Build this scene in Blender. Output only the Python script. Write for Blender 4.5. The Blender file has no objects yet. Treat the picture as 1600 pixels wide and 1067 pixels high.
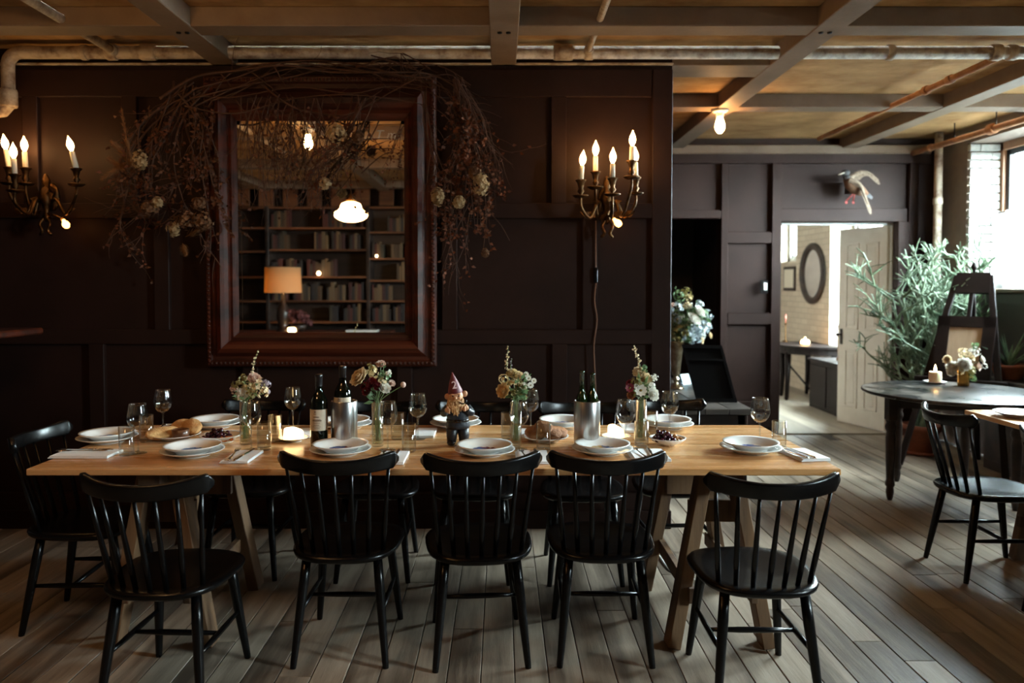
import bpy, bmesh, math, random
from math import sin, cos, tan, pi, radians, sqrt
from mathutils import Vector, Matrix, Euler
random.seed(11)
scene = bpy.context.scene
col = scene.collection

# ------------------------------------------------------------ camera
F_PX = 1190.0; VPX = 783.0; HORIZON = 443.0; CAMZ = 1.45
PITCH = radians(2.0)
PPY = HORIZON + F_PX * tan(PITCH)
cam = bpy.data.cameras.new('camera')
cam_o = bpy.data.objects.new('camera', cam); col.objects.link(cam_o)
cam.sensor_width = 36.0; cam.lens = F_PX / 1600 * 36
cam.shift_x = (800 - VPX) / 1600; cam.shift_y = -(533.5 - PPY) / 1600
cam.clip_start = 0.05; cam.clip_end = 200
cam_o.location = (0, 0, CAMZ)
cam_o.rotation_euler = (pi / 2 - PITCH, 0, 0)
cam.dof.use_dof = True; cam.dof.focus_distance = 3.1; cam.dof.aperture_fstop = 2.0
scene.camera = cam_o

# ------------------------------------------------------------ sky and exposure
world = bpy.data.worlds.new('sky'); scene.world = world
world.use_nodes = True
bg = world.node_tree.nodes['Background']
bg.inputs['Color'].default_value = (0.80, 0.95, 1.0, 1)
bg.inputs['Strength'].default_value = 180.0
vs = scene.view_settings
vs.view_transform = 'Standard'; vs.look = 'None'; vs.gamma = 1.0; vs.use_curve_mapping = False
vs.exposure = 0.0
scene.cycles.transparent_max_bounces = 40; scene.cycles.max_bounces = 10; scene.cycles.sample_clamp_indirect = 6.0
WINDOWS = [(0.75, 1.5), (4.3, 6.74), (8.1, 9.5), (10.6, 11.6)]
SILLS = [1.38, 1.38, .62, 1.76]
WALL_X = 4.1; PANE_X = 4.40; SILL_Z = 1.38; HEAD_Z = 2.68
for i, (y0, y1) in enumerate(WINDOWS):       # sampling portals in the window openings (they give off nothing themselves)
    ld = bpy.data.lights.new('window_portal', 'AREA'); ld.shape = 'RECTANGLE'
    ld.size = (HEAD_Z - SILLS[i]); ld.size_y = y1 - y0
    ld.cycles.is_portal = True
    lo = bpy.data.objects.new('window_portal', ld); col.objects.link(lo)
    lo.location = (PANE_X + 0.08, (y0 + y1) / 2, (SILLS[i] + HEAD_Z) / 2)
    lo.rotation_euler = (0, radians(90), 0)      # -Z of the lamp points to -X, into the room

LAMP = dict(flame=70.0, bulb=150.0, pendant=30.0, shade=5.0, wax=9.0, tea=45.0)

def ray(x, y):
    u = (x - VPX) / F_PX; w = (PPY - y) / F_PX
    return Vector((u, cos(PITCH) + w * sin(PITCH), -sin(PITCH) + w * cos(PITCH)))
def at(x, y, Y):
    d = ray(x, y); t = Y / d.y
    return Vector((d.x * t, Y, CAMZ + d.z * t))
def atz(x, y, z):
    d = ray(x, y); t = (z - CAMZ) / d.z
    return Vector((d.x * t, d.y * t, z))

# ------------------------------------------------------------ mesh builder
class MB:
    def __init__(s):
        s.v = []; s.f = []; s.sm = []; s.mi = []; s.m = 0
    def add(s, vs, fs, smooth=False):
        o = len(s.v); s.v.extend([tuple(p) for p in vs])
        for f in fs:
            s.f.append([i + o for i in f]); s.sm.append(smooth); s.mi.append(s.m)
        return s
    def box(s, c, d, bev=0.0, M=None):
        c = Vector(c); h = Vector(d) / 2; b = min(bev, min(h) * .95)
        vs = []; idx = {}
        def put(p, key):
            q = Vector(p)
            q = (M @ q if M is not None else q) + c
            idx[key] = len(vs); vs.append(q)
        fs = []
        S = [(a, b2, c2) for a in (-1, 1) for b2 in (-1, 1) for c2 in (-1, 1)]
        if b <= 0:
            for k in S: put((k[0]*h.x, k[1]*h.y, k[2]*h.z), k)
            for ax in range(3):
                for sg in (-1, 1):
                    o = [i for i in range(3) if i != ax]
                    q = []
                    for (e, g) in ((-1,-1),(1,-1),(1,1),(-1,1)):
                        k = [0,0,0]; k[ax] = sg; k[o[0]] = e; k[o[1]] = g; q.append(idx[tuple(k)])
                    fs.append(q)
        else:
            for k in S:
                for ax in range(3):
                    p = [k[i] * (h[i] if i == ax else h[i] - b) for i in range(3)]
                    put(p, (k, ax))
            for ax in range(3):
                o = [i for i in range(3) if i != ax]
                for sg in (-1, 1):
                    q = []
                    for (e, g) in ((-1,-1),(1,-1),(1,1),(-1,1)):
                        k = [0,0,0]; k[ax] = sg; k[o[0]] = e; k[o[1]] = g; q.append(idx[(tuple(k), ax)])
                    fs.append(q)
                for (e, g) in ((-1,-1),(1,-1),(1,1),(-1,1)):
                    k0 = [0,0,0]; k1 = [0,0,0]
                    k0[ax] = -1; k1[ax] = 1
                    for k in (k0, k1): k[o[0]] = e; k[o[1]] = g
                    fs.append([idx[(tuple(k0), o[0])], idx[(tuple(k1), o[0])], idx[(tuple(k1), o[1])], idx[(tuple(k0), o[1])]])
            for k in S: fs.append([idx[(k, 0)], idx[(k, 1)], idx[(k, 2)]])
        return s.add(vs, fs)
    def bar(s, p0, p1, w, t, bev=0.0, side=(0, 1, 0)):
        # box from p0 to p1; w measured along `side`, t along the third axis
        p0 = Vector(p0); p1 = Vector(p1); a = (p1 - p0); L = a.length; a.normalize()
        sd = Vector(side); sd = (sd - a * sd.dot(a)).normalized(); n = a.cross(sd)
        M = Matrix((sd, n, a)).transposed()
        return s.box((p0 + p1) / 2, (w, t, L), bev, M)
    def tube(s, pts, r, n=8, caps=True, flat=1.0):
        P = [Vector(p) for p in pts]
        if not isinstance(r, (list, tuple)): r = [r] * len(P)
        vs = []; fs = []; up = None
        for i, p in enumerate(P):
            a = (P[min(i+1, len(P)-1)] - P[max(i-1, 0)])
            if a.length < 1e-9: a = Vector((0, 0, 1))
            a.normalize()
            if up is None:
                up = Vector((0, 0, 1)) if abs(a.z) < .9 else Vector((1, 0, 0))
            up = (up - a * up.dot(a))
            if up.length < 1e-6: up = a.orthogonal()
            up.normalize(); sd = a.cross(up)
            for k in range(n):
                t = 2 * pi * k / n
                vs.append(p + (sd * cos(t) + up * sin(t) * flat) * r[i])
        for i in range(len(P) - 1):
            for k in range(n):
                fs.append([i*n+k, i*n+(k+1) % n, (i+1)*n+(k+1) % n, (i+1)*n+k])
        s.add(vs, fs, True)
        if caps:
            o = len(s.v) - len(vs)
            s.f.append([o + k for k in range(n)][::-1]); s.sm.append(False); s.mi.append(s.m)
            s.f.append([o + (len(P)-1)*n + k for k in range(n)]); s.sm.append(False); s.mi.append(s.m)
        return s
    def lathe(s, prof, n=24, c=(0, 0, 0), M=None, smooth=True, sx=1.0, sy=1.0):
        c = Vector(c); vs = []; fs = []; rows = []
        for (r, z) in prof:
            if r < 1e-6:
                rows.append([len(vs)]); vs.append(Vector((0, 0, z)))
            else:
                row = []
                for k in range(n):
                    t = 2 * pi * k / n
                    row.append(len(vs)); vs.append(Vector((r * cos(t) * sx, r * sin(t) * sy, z)))
                rows.append(row)
        vs = [(M @ v if M is not None else v) + c for v in vs]
        for a, b in zip(rows, rows[1:]):
            for k in range(n):
                k2 = (k + 1) % n
                if len(a) == 1 and len(b) == 1: continue
                if len(a) == 1: fs.append([a[0], b[k], b[k2]])
                elif len(b) == 1: fs.append([a[k], b[0], a[k2]])
                else: fs.append([a[k], b[k], b[k2], a[k2]])
        return s.add(vs, fs, smooth)
    def ell(s, c, r, n=12, m=7, M=None, jit=0.0, rng=None):
        if not isinstance(r, (list, tuple)): r = (r, r, r)
        vs = [Vector((0, 0, -r[2]))]; fs = []
        for i in range(1, m):
            ph = -pi / 2 + pi * i / m
            for k in range(n):
                t = 2 * pi * k / n
                j = 1 + (rng.uniform(-jit, jit) if rng else 0)
                vs.append(Vector((r[0]*cos(ph)*cos(t)*j, r[1]*cos(ph)*sin(t)*j, r[2]*sin(ph)*j)))
        vs.append(Vector((0, 0, r[2])))
        for k in range(n): fs.append([0, 1 + (k+1) % n, 1 + k])
        for i in range(m - 2):
            for k in range(n):
                a = 1 + i*n
                fs.append([a+k, a+(k+1) % n, a+n+(k+1) % n, a+n+k])
        a = 1 + (m-2)*n; top = len(vs) - 1
        for k in range(n): fs.append([a+k, a+(k+1) % n, top])
        c = Vector(c)
        return s.add([(M @ v if M is not None else v) + c for v in vs], fs, True)
    def leaf(s, p, d, nrm, L, W, bend=0.0):
        d = Vector(d).normalized(); nrm = Vector(nrm); sd = d.cross(nrm)
        if sd.length < 1e-6: sd = d.orthogonal()
        sd.normalize(); n = sd.cross(d); p = Vector(p)
        vs = [p, p + d*L*.4 + sd*W*.5 + n*bend*L*.3, p + d*L*.4 - sd*W*.5 + n*bend*L*.3, p + d*L - n*bend*L*.2, p + d*L*.45 - n*W*.12 + n*bend*L*.3]
        return s.add(vs, [[0, 1, 4], [0, 4, 2], [1, 3, 4], [2, 4, 3]], True)
    def prism(s, poly, y0, y1, axis='y'):
        # polygon of (a, b) extruded between y0 and y1; axis y: (x, z)
        n = len(poly)
        def P(a, b, t): return {'y': (a, t, b), 'z': (a, b, t), 'x': (t, a, b)}[axis]
        vs = [P(a, b, y0) for a, b in poly] + [P(a, b, y1) for a, b in poly]
        fs = [list(range(n))[::-1], [n + i for i in range(n)]]
        for i in range(n): fs.append([i, (i+1) % n, n + (i+1) % n, n + i])
        return s.add(vs, fs)
    def build(s, name, mats, parent=None, loc=None, recalc=True):
        me = bpy.data.meshes.new(name)
        me.from_pydata(s.v, [], s.f)
        if not isinstance(mats, (list, tuple)): mats = [mats]
        for m in mats: me.materials.append(m)
        me.polygons.foreach_set('use_smooth', s.sm)
        me.polygons.foreach_set('material_index', s.mi)
        if recalc:
            bm = bmesh.new(); bm.from_mesh(me)
            bmesh.ops.recalc_face_normals(bm, faces=bm.faces)
            bm.to_mesh(me); bm.free()
        me.update()
        o = bpy.data.objects.new(name, me); col.objects.link(o)
        if parent is not None: o.parent = parent
        if loc is not None: o.location = loc
        return o

def tag(o, label=None, cat=None, group=None, kind=None):
    if label: o['label'] = label
    if cat: o['category'] = cat
    if group: o['group'] = group
    if kind: o['kind'] = kind
    return o
def thing(name, loc, label, cat, group=None, rz=0.0):
    o = bpy.data.objects.new(name, None); col.objects.link(o)
    o.empty_display_size = .05
    o.location = loc; o.rotation_euler = (0, 0, rz)
    return tag(o, label, cat, group)
def struct(o): o['kind'] = 'structure'; return o
def copy_tree(o, parent=None):
    c = o.copy(); col.objects.link(c); c.parent = parent
    for ch in list(o.children): copy_tree(ch, c)
    return c
def place(proto, used, loc, rz, label, group=None):
    o = copy_tree(proto) if used else proto
    o.location = loc; o.rotation_euler = (0, 0, rz)
    if label: o['label'] = label
    if group: o['group'] = group
    return o
def arc(p0, p1, sag, n=8, axis=(0, 0, -1)):
    p0 = Vector(p0); p1 = Vector(p1); a = Vector(axis)
    return [p0.lerp(p1, i/n) + a * sag * 4 * (i/n) * (1 - i/n) for i in range(n + 1)]
def spline(pts, n=5):
    P = [Vector(p) for p in pts]; out = []
    for i in range(len(P) - 1):
        a = P[max(i-1, 0)]; b = P[i]; c = P[i+1]; d = P[min(i+2, len(P)-1)]
        for k in range(n):
            t = k / n
            out.append(0.5*((2*b) + (c-a)*t + (2*a-5*b+4*c-d)*t*t + (3*b-a-3*c+d)*t**3))
    out.append(P[-1]); return out

def text_part(name, body, size, ext, m, parent, loc, rot, shear=0.0, center=False):
    cu = bpy.data.curves.new(name, 'FONT'); cu.body = body; cu.size = size; cu.extrude = ext; cu.shear = shear; cu.resolution_u = 3
    if center: cu.align_x = 'CENTER'; cu.align_y = 'CENTER'
    tmp = bpy.data.objects.new(name, cu); col.objects.link(tmp)
    me = bpy.data.meshes.new_from_object(tmp); bpy.data.objects.remove(tmp); bpy.data.curves.remove(cu)
    me.name = name; me.materials.clear(); me.materials.append(m)
    o = bpy.data.objects.new(name, me); col.objects.link(o); o.parent = parent; o.location = loc; o.rotation_euler = rot
    return o

# ------------------------------------------------------------ materials
def lin(*c):
    if len(c) == 1: c = c[0]
    return tuple(((x/255)/12.92 if x/255 <= .04045 else ((x/255+.055)/1.055)**2.4) for x in c)
MATS = {}
def mat(name, base, rough=.5, metal=0.0, var=None, vscale=6.0, stretch=(1, 1, 1), bump=0.0, bscale=60.0,
        spec=.5, orand=0.0, coat=0.0, detail=5.0, contrast=(.35, .65), sub=0.0, rvar=0.0, transl=0.0):
    if name in MATS: return MATS[name]
    m = bpy.data.materials.new(name); m.use_nodes = True; nt = m.node_tree; N = nt.nodes; L = nt.links
    b = N['Principled BSDF']
    b.inputs['Base Color'].default_value = (*base, 1); b.inputs['Roughness'].default_value = rough
    b.inputs['Metallic'].default_value = metal; b.inputs['Specular IOR Level'].default_value = spec
    b.inputs['Coat Weight'].default_value = coat; b.inputs['Coat Roughness'].default_value = .15
    if sub: b.inputs['Subsurface Weight'].default_value = sub; b.inputs['Subsurface Radius'].default_value = (.02, .01, .006)
    tc = N.new('ShaderNodeTexCoord'); mp = N.new('ShaderNodeMapping'); mp.inputs['Scale'].default_value = stretch
    L.new(tc.outputs['Object'], mp.inputs['Vector'])
    oi = N.new('ShaderNodeObjectInfo')
    if orand:
        ad = N.new('ShaderNodeVectorMath'); ad.operation = 'ADD'
        cb = N.new('ShaderNodeCombineXYZ'); mu = N.new('ShaderNodeMath'); mu.operation = 'MULTIPLY'; mu.inputs[1].default_value = 37.0
        L.new(oi.outputs['Random'], mu.inputs[0])
        for k in 'XYZ': L.new(mu.outputs[0], cb.inputs[k])
        L.new(mp.outputs[0], ad.inputs[0]); L.new(cb.outputs[0], ad.inputs[1]); vec = ad.outputs[0]
    else: vec = mp.outputs[0]
    colsock = None
    if var is not None:
        nz = N.new('ShaderNodeTexNoise'); nz.inputs['Scale'].default_value = vscale; nz.inputs['Detail'].default_value = detail
        nz.inputs['Roughness'].default_value = .62
        L.new(vec, nz.inputs['Vector'])
        cr = N.new('ShaderNodeValToRGB'); e = cr.color_ramp.elements
        e[0].position, e[1].position = contrast; e[0].color = (*base, 1); e[1].color = (*var, 1)
        L.new(nz.outputs['Fac'], cr.inputs['Fac']); colsock = cr.outputs['Color']
        if rvar:
            mr = N.new('ShaderNodeMapRange'); mr.inputs['To Min'].default_value = rough - rvar; mr.inputs['To Max'].default_value = rough + rvar
            L.new(nz.outputs['Fac'], mr.inputs['Value']); L.new(mr.outputs[0], b.inputs['Roughness'])
    if orand:
        hs = N.new('ShaderNodeHueSaturation'); mr = N.new('ShaderNodeMapRange')
        mr.inputs['To Min'].default_value = 1 - orand; mr.inputs['To Max'].default_value = 1 + orand
        L.new(oi.outputs['Random'], mr.inputs['Value']); L.new(mr.outputs[0], hs.inputs['Value'])
        if colsock: L.new(colsock, hs.inputs['Color'])
        else: hs.inputs['Color'].default_value = (*base, 1)
        colsock = hs.outputs['Color']
    if colsock: L.new(colsock, b.inputs['Base Color'])
    if bump:
        n2 = N.new('ShaderNodeTexNoise'); n2.inputs['Scale'].default_value = bscale; n2.inputs['Detail'].default_value = 6
        L.new(vec, n2.inputs['Vector'])
        bp = N.new('ShaderNodeBump'); bp.inputs['Strength'].default_value = bump; bp.inputs['Distance'].default_value = .01
        L.new(n2.outputs['Fac'], bp.inputs['Height']); L.new(bp.outputs[0], b.inputs['Normal'])
    if transl:
        tr = N.new('ShaderNodeBsdfTranslucent'); mx = N.new('ShaderNodeMixShader'); mx.inputs[0].default_value = transl
        if colsock: L.new(colsock, tr.inputs['Color'])
        else: tr.inputs['Color'].default_value = (*base, 1)
        L.new(b.outputs[0], mx.inputs[1]); L.new(tr.outputs[0], mx.inputs[2]); L.new(mx.outputs[0], N['Material Output'].inputs['Surface'])
    MATS[name] = m; return m
def emit(name, c, strength, mixbase=None):
    m = bpy.data.materials.new(name); m.use_nodes = True
    b = m.node_tree.nodes['Principled BSDF']
    b.inputs['Base Color'].default_value = (*(mixbase or c), 1); b.inputs['Roughness'].default_value = .5
    b.inputs['Emission Color'].default_value = (*c, 1); b.inputs['Emission Strength'].default_value = strength
    MATS[name] = m; return m
def thin_glass(name, tint=(1, 1, 1), base=.04, rough=.02, ior=1.5):
    m = bpy.data.materials.new(name); m.use_nodes = True; N = m.node_tree.nodes; L = m.node_tree.links
    N.remove(N['Principled BSDF'])
    t = N.new('ShaderNodeBsdfTransparent'); t.inputs['Color'].default_value = (*tint, 1)
    g = N.new('ShaderNodeBsdfGlossy'); g.inputs['Roughness'].default_value = rough
    fr = N.new('ShaderNodeLayerWeight'); fr.inputs['Blend'].default_value = .5
    pw = N.new('ShaderNodeMath'); pw.operation = 'POWER'; pw.inputs[1].default_value = 2.8; L.new(fr.outputs['Facing'], pw.inputs[0])
    ad = N.new('ShaderNodeMath'); ad.operation = 'MULTIPLY_ADD'; ad.inputs[1].default_value = .7; ad.inputs[2].default_value = base; ad.use_clamp = True
    mx = N.new('ShaderNodeMixShader')
    L.new(pw.outputs[0], ad.inputs[0]); L.new(ad.outputs[0], mx.inputs[0]); L.new(t.outputs[0], mx.inputs[1]); L.new(g.outputs[0], mx.inputs[2])
    L.new(mx.outputs[0], N['Material Output'].inputs['Surface'])
    MATS[name] = m; return m
def wood_mat(name, c0, c1, rough=.5, axis='X', ring=3.0, grain=26.0, orand=.12, bump=.25, knots=False, spec=.4):
    # long grain along `axis`
    m = bpy.data.materials.new(name); m.use_nodes = True; N = m.node_tree.nodes; L = m.node_tree.links
    b = N['Principled BSDF']; b.inputs['Specular IOR Level'].default_value = spec
    tc = N.new('ShaderNodeTexCoord'); mp = N.new('ShaderNodeMapping')
    st = {'X': (.08, 1, 1), 'Y': (1, .08, 1), 'Z': (1, 1, .08)}[axis]; mp.inputs['Scale'].default_value = st
    L.new(tc.outputs['Object'], mp.inputs['Vector'])
    oi = N.new('ShaderNodeObjectInfo'); mu = N.new('ShaderNodeMath'); mu.operation = 'MULTIPLY'; mu.inputs[1].default_value = 91.0
    L.new(oi.outputs['Random'], mu.inputs[0]); cb = N.new('ShaderNodeCombineXYZ')
    for k in 'XYZ': L.new(mu.outputs[0], cb.inputs[k])
    ad = N.new('ShaderNodeVectorMath'); L.new(mp.outputs[0], ad.inputs[0]); L.new(cb.outputs[0], ad.inputs[1])
    n1 = N.new('ShaderNodeTexNoise'); n1.inputs['Scale'].default_value = ring; n1.inputs['Detail'].default_value = 3; n1.inputs['Distortion'].default_value = .6
    L.new(ad.outputs[0], n1.inputs['Vector'])
    mm = N.new('ShaderNodeMath'); mm.operation = 'MULTIPLY'; mm.inputs[1].default_value = 18.0; L.new(n1.outputs['Fac'], mm.inputs[0])
    sn = N.new('ShaderNodeMath'); sn.operation = 'SINE'; L.new(mm.outputs[0], sn.inputs[0])
    n2 = N.new('ShaderNodeTexNoise'); n2.inputs['Scale'].default_value = grain; n2.inputs['Detail'].default_value = 8; n2.inputs['Roughness'].default_value = .7
    L.new(ad.outputs[0], n2.inputs['Vector'])
    a1 = N.new('ShaderNodeMath'); a1.operation = 'MULTIPLY_ADD'; a1.inputs[1].default_value = .22; L.new(sn.outputs[0], a1.inputs[0]); L.new(n2.outputs['Fac'], a1.inputs[2])
    cr = N.new('ShaderNodeValToRGB'); e = cr.color_ramp.elements; e[0].position = .25; e[1].position = .8
    e[0].color = (*c0, 1); e[1].color = (*c1, 1); L.new(a1.outputs[0], cr.inputs['Fac'])
    hs = N.new('ShaderNodeHueSaturation'); mr = N.new('ShaderNodeMapRange'); mr.inputs['To Min'].default_value = 1 - orand; mr.inputs['To Max'].default_value = 1 + orand
    L.new(oi.outputs['Random'], mr.inputs['Value']); L.new(mr.outputs[0], hs.inputs['Value']); L.new(cr.outputs[0], hs.inputs['Color'])
    out = hs.outputs[0]
    if knots:
        vo = N.new('ShaderNodeTexVoronoi'); vo.inputs['Scale'].default_value = 3.2
        mp2 = N.new('ShaderNodeMapping'); mp2.inputs['Scale'].default_value = (.55, 1, 1); L.new(tc.outputs['Object'], mp2.inputs['Vector'])
        a3 = N.new('ShaderNodeVectorMath'); L.new(mp2.outputs[0], a3.inputs[0]); L.new(cb.outputs[0], a3.inputs[1]); L.new(a3.outputs[0], vo.inputs['Vector'])
        kr = N.new('ShaderNodeValToRGB'); ke = kr.color_ramp.elements; ke[0].position = .03; ke[1].position = .085; ke[0].color = (.25, .25, .25, 1); ke[1].color = (1, 1, 1, 1)
        L.new(vo.outputs['Distance'], kr.inputs['Fac'])
        mxk = N.new('ShaderNodeMix'); mxk.data_type = 'RGBA'; mxk.blend_type = 'MULTIPLY'; mxk.inputs[0].default_value = 1
        L.new(out, mxk.inputs[6]); L.new(kr.outputs[0], mxk.inputs[7]); out = mxk.outputs[2]
    L.new(out, b.inputs['Base Color'])
    rr = N.new('ShaderNodeMapRange'); rr.inputs['To Min'].default_value = rough - .1; rr.inputs['To Max'].default_value = rough + .12
    L.new(n2.outputs['Fac'], rr.inputs['Value']); L.new(rr.outputs[0], b.inputs['Roughness'])
    if bump:
        bp = N.new('ShaderNodeBump'); bp.inputs['Strength'].default_value = bump; bp.inputs['Distance'].default_value = .004
        L.new(a1.outputs[0], bp.inputs['Height']); L.new(bp.outputs[0], b.inputs['Normal'])
    MATS[name] = m; return m

M_WALL = mat('plum_brown_paint', lin(42, 25, 20), .6, var=lin(35, 20, 15), vscale=3, bump=.06, bscale=90, spec=.16)
M_FLOOR = wood_mat('worn_floor_wood', lin(88, 75, 63), lin(158, 142, 124), .5, 'Y', 2.6, 24, .06, .6)
M_TABLE = wood_mat('pine_tabletop', lin(186, 132, 80), lin(220, 176, 124), .26, 'X', 2.2, 18, .06, .08, knots=True, spec=.5)
M_RAW = wood_mat('rough_sawn_wood', lin(72, 50, 34), lin(116, 86, 58), .7, 'Z', 4, 30, .12, .6)
M_BLACK = mat('black_chair_paint', lin(9, 8, 8), .26, var=lin(14, 12, 12), vscale=9, bump=.04, bscale=120, spec=.28)
M_BEAM = mat('beam_paint', lin(128, 110, 94), .6, var=lin(112, 94, 78), vscale=3, bump=.1, bscale=50, spec=.3)
M_CEIL = mat('aged_ceiling_plaster', lin(186, 150, 104), .85, var=lin(120, 84, 50), vscale=4.0, stretch=(.8, 1.3, 1), bump=.5, bscale=14, detail=9, contrast=(.3, .75), spec=.15)
M_PIPE = mat('flaking_pipe_paint', lin(186, 172, 152), .6, var=lin(104, 78, 62), vscale=14, stretch=(1, 1, 1), bump=.3, bscale=50, detail=8, contrast=(.42, .7))
M_PIPER = mat('rusty_pipe', lin(178, 124, 80), .6, var=lin(140, 90, 56), vscale=10, bump=.3, bscale=50)
M_WHITE = mat('white_wall_paint', lin(226, 226, 220), .6, var=lin(205, 204, 198), vscale=5, bump=.2, bscale=30)
M_BRICKW = mat('white_painted_brick', lin(184, 184, 178), .65, var=lin(160, 160, 154), vscale=18, bump=.5, bscale=40, orand=.05)
M_TAUPE = mat('taupe_plaster', lin(120, 104, 92), .75, var=lin(104, 90, 80), vscale=4, bump=.2, bscale=30)
M_FRAME = wood_mat('mahogany_frame', lin(46, 18, 9), lin(86, 35, 16), .45, 'X', 5, 30, .05, .3)
M_DARKW = wood_mat('dark_stained_wood', lin(30, 20, 16), lin(58, 42, 34), .42, 'X', 4, 26, .1, .3)
M_WORN = wood_mat('worn_black_tabletop', lin(22, 20, 20), lin(92, 84, 78), .3, 'X', 3, 7, .05, .3)
M_BRASS = mat('aged_brass', lin(104, 74, 44), .42, 1.0, var=lin(50, 34, 22), vscale=30, bump=.3, bscale=120)
M_CHROME = mat('polished_steel', (.75, .75, .76), .16, 1.0)
M_STEEL = mat('brushed_steel', (.62, .60, .58), .3, 1.0, var=(.42, .40, .39), vscale=30, stretch=(8, 8, .02), detail=2)
M_PORC = mat('white_porcelain', lin(232, 230, 226), .14, spec=.55)
M_ROUND = mat('worn_black_round_top', lin(20, 18, 18), .3, var=lin(112, 102, 94), vscale=5, detail=10, contrast=(.5, .74), spec=.3, rvar=.12)
M_EASEL = mat('dark_easel_wood', lin(24, 14, 12), .5, var=lin(17, 10, 8), vscale=12, spec=.18)
M_LINEN = mat('white_linen', lin(232, 232, 232), .8, bump=.3, bscale=300)
M_WAX = mat('candle_sleeve', lin(236, 226, 205), .5, sub=.2)
M_GLASS = thin_glass('clear_glass', (.96, .975, .97), .06)
M_PANE = thin_glass('window_glass', (.97, 1, 1), .02)
M_BOTTLE = mat('dark_bottle_glass', lin(10, 15, 9), .06, spec=.7)
M_GREENB = mat('olive_bottle_glass', lin(18, 30, 8), .05, spec=.8)
M_MIRROR = mat('mirror_silver', (.86, .84, .80), .0, 1.0)
M_TERRA = mat('terracotta', lin(138, 78, 52), .8, var=lin(110, 62, 42), vscale=7, bump=.15, bscale=60)
M_SOIL = mat('potting_soil', lin(50, 40, 32), .95, bump=.8, bscale=80)
M_STEM = mat('flower_stem', lin(92, 112, 66), .5)
M_LEAF = mat('green_leaf', lin(84, 112, 74), .5, var=lin(110, 136, 92), vscale=20, transl=.25)
M_FLAME = emit('flame_bulb_glow', (1.0, .56, .20), LAMP['flame'])
M_BULB = emit('filament_bulb_glow', (1.0, .52, .18), LAMP['bulb'])
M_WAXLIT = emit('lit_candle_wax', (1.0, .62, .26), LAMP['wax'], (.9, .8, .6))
M_TEA = emit('candle_flame', (1.0, .62, .25), LAMP['tea'])
M_INK = mat('black_print', lin(40, 36, 34), .7)
M_PAPER = mat('cream_paper', lin(222, 214, 196), .8)
M_CARDB = mat('pale_blue_card', lin(190, 215, 222), .7)

# ============================================================ THE ROOM
X0, X1, YB, YF = -4.2, WALL_X, -1.95, 7.25
WY = 4.50                      # face of the panelled wall behind the table
CEIL = 2.82; BEAM_Z = 2.72

# ---- floor
mb = MB(); mb.box(((X0+X1)/2, (YB+YF)/2, -.07), (X1-X0+.6, YF-YB+.3, .1))
floor = struct(mb.build('floor', M_SOIL))
mb = MB(); mb.box(((X0+X1)/2, (YB+1.55)/2, -.012), (X1-X0, 1.55-YB, .024)); mb.build('board_run', M_FLOOR, floor)
rf = random.Random(5)
PW = .125; ncol = int((X1 - (-3.2)) / PW) + 1
for i in range(ncol):
    x = -3.2 + PW * i
    if x + PW > X1: continue
    y = 1.55 - rf.uniform(0, 1.8)
    while y < YF:
        L = rf.uniform(2.2, 3.9)
        a = max(y, 1.55); b = min(y + L, YF)
        if b - a > .25:
            mb = MB(); mb.box((0, 0, 0), (PW - .0035, b - a - .003, .024), .0018)
            mb.build('plank', M_FLOOR, floor, (x + PW/2, (a+b)/2, -.012 + rf.uniform(-.0012, .0008)), recalc=False)
        y += L
mb = MB(); mb.box((-3.7, (1.55+YF)/2, -.012), (1.0, YF-1.55, .024)); mb.build('board_run', M_FLOOR, floor)

# ---- ceiling, beams
mb = MB(); mb.box(((X0+X1)/2, (YB+YF)/2, CEIL+.06), (X1-X0+.6, YF-YB+.3, .12))
ceiling = struct(mb.build('ceiling', M_CEIL))
for cx, y1 in ((-3.24, WY), (-1.61, WY), (.015, WY), (1.64, YF), (3.27, YF)):
    mb = MB(); mb.box((cx, (YB+y1)/2, (CEIL+BEAM_Z)/2), (.145, y1-YB, CEIL-BEAM_Z), .004); mb.build('beam', M_BEAM, ceiling)
for cy in (-1.35, .39, 2.14, 3.89, 5.63):
    xe = X0 if cy < WY else 1.0
    mb = MB(); mb.box(((xe+X1)/2, cy, (CEIL+BEAM_Z)/2+.002), (X1-xe, .15, CEIL-BEAM_Z-.004), .004); mb.build('beam', M_BEAM, ceiling)
mb = MB(); mb.box(((1.0+1.57)/2, 4.62, (CEIL+BEAM_Z)/2+.001), (.57, .26, CEIL-BEAM_Z-.002), .004); mb.build('beam', M_BEAM, ceiling)
M_BOLT = mat('iron_bolt', lin(24, 20, 18), .6, .6)
for cx in (-1.61, .015, 1.64):
    for dx in (-.022, .022):
        mb = MB(); mb.lathe([(0, -.006), (.011, -.006), (.013, 0), (.013, .004)], 10)
        mb.build('bolt', M_BOLT, ceiling, (cx + dx, 3.90, BEAM_Z - .001))

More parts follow.
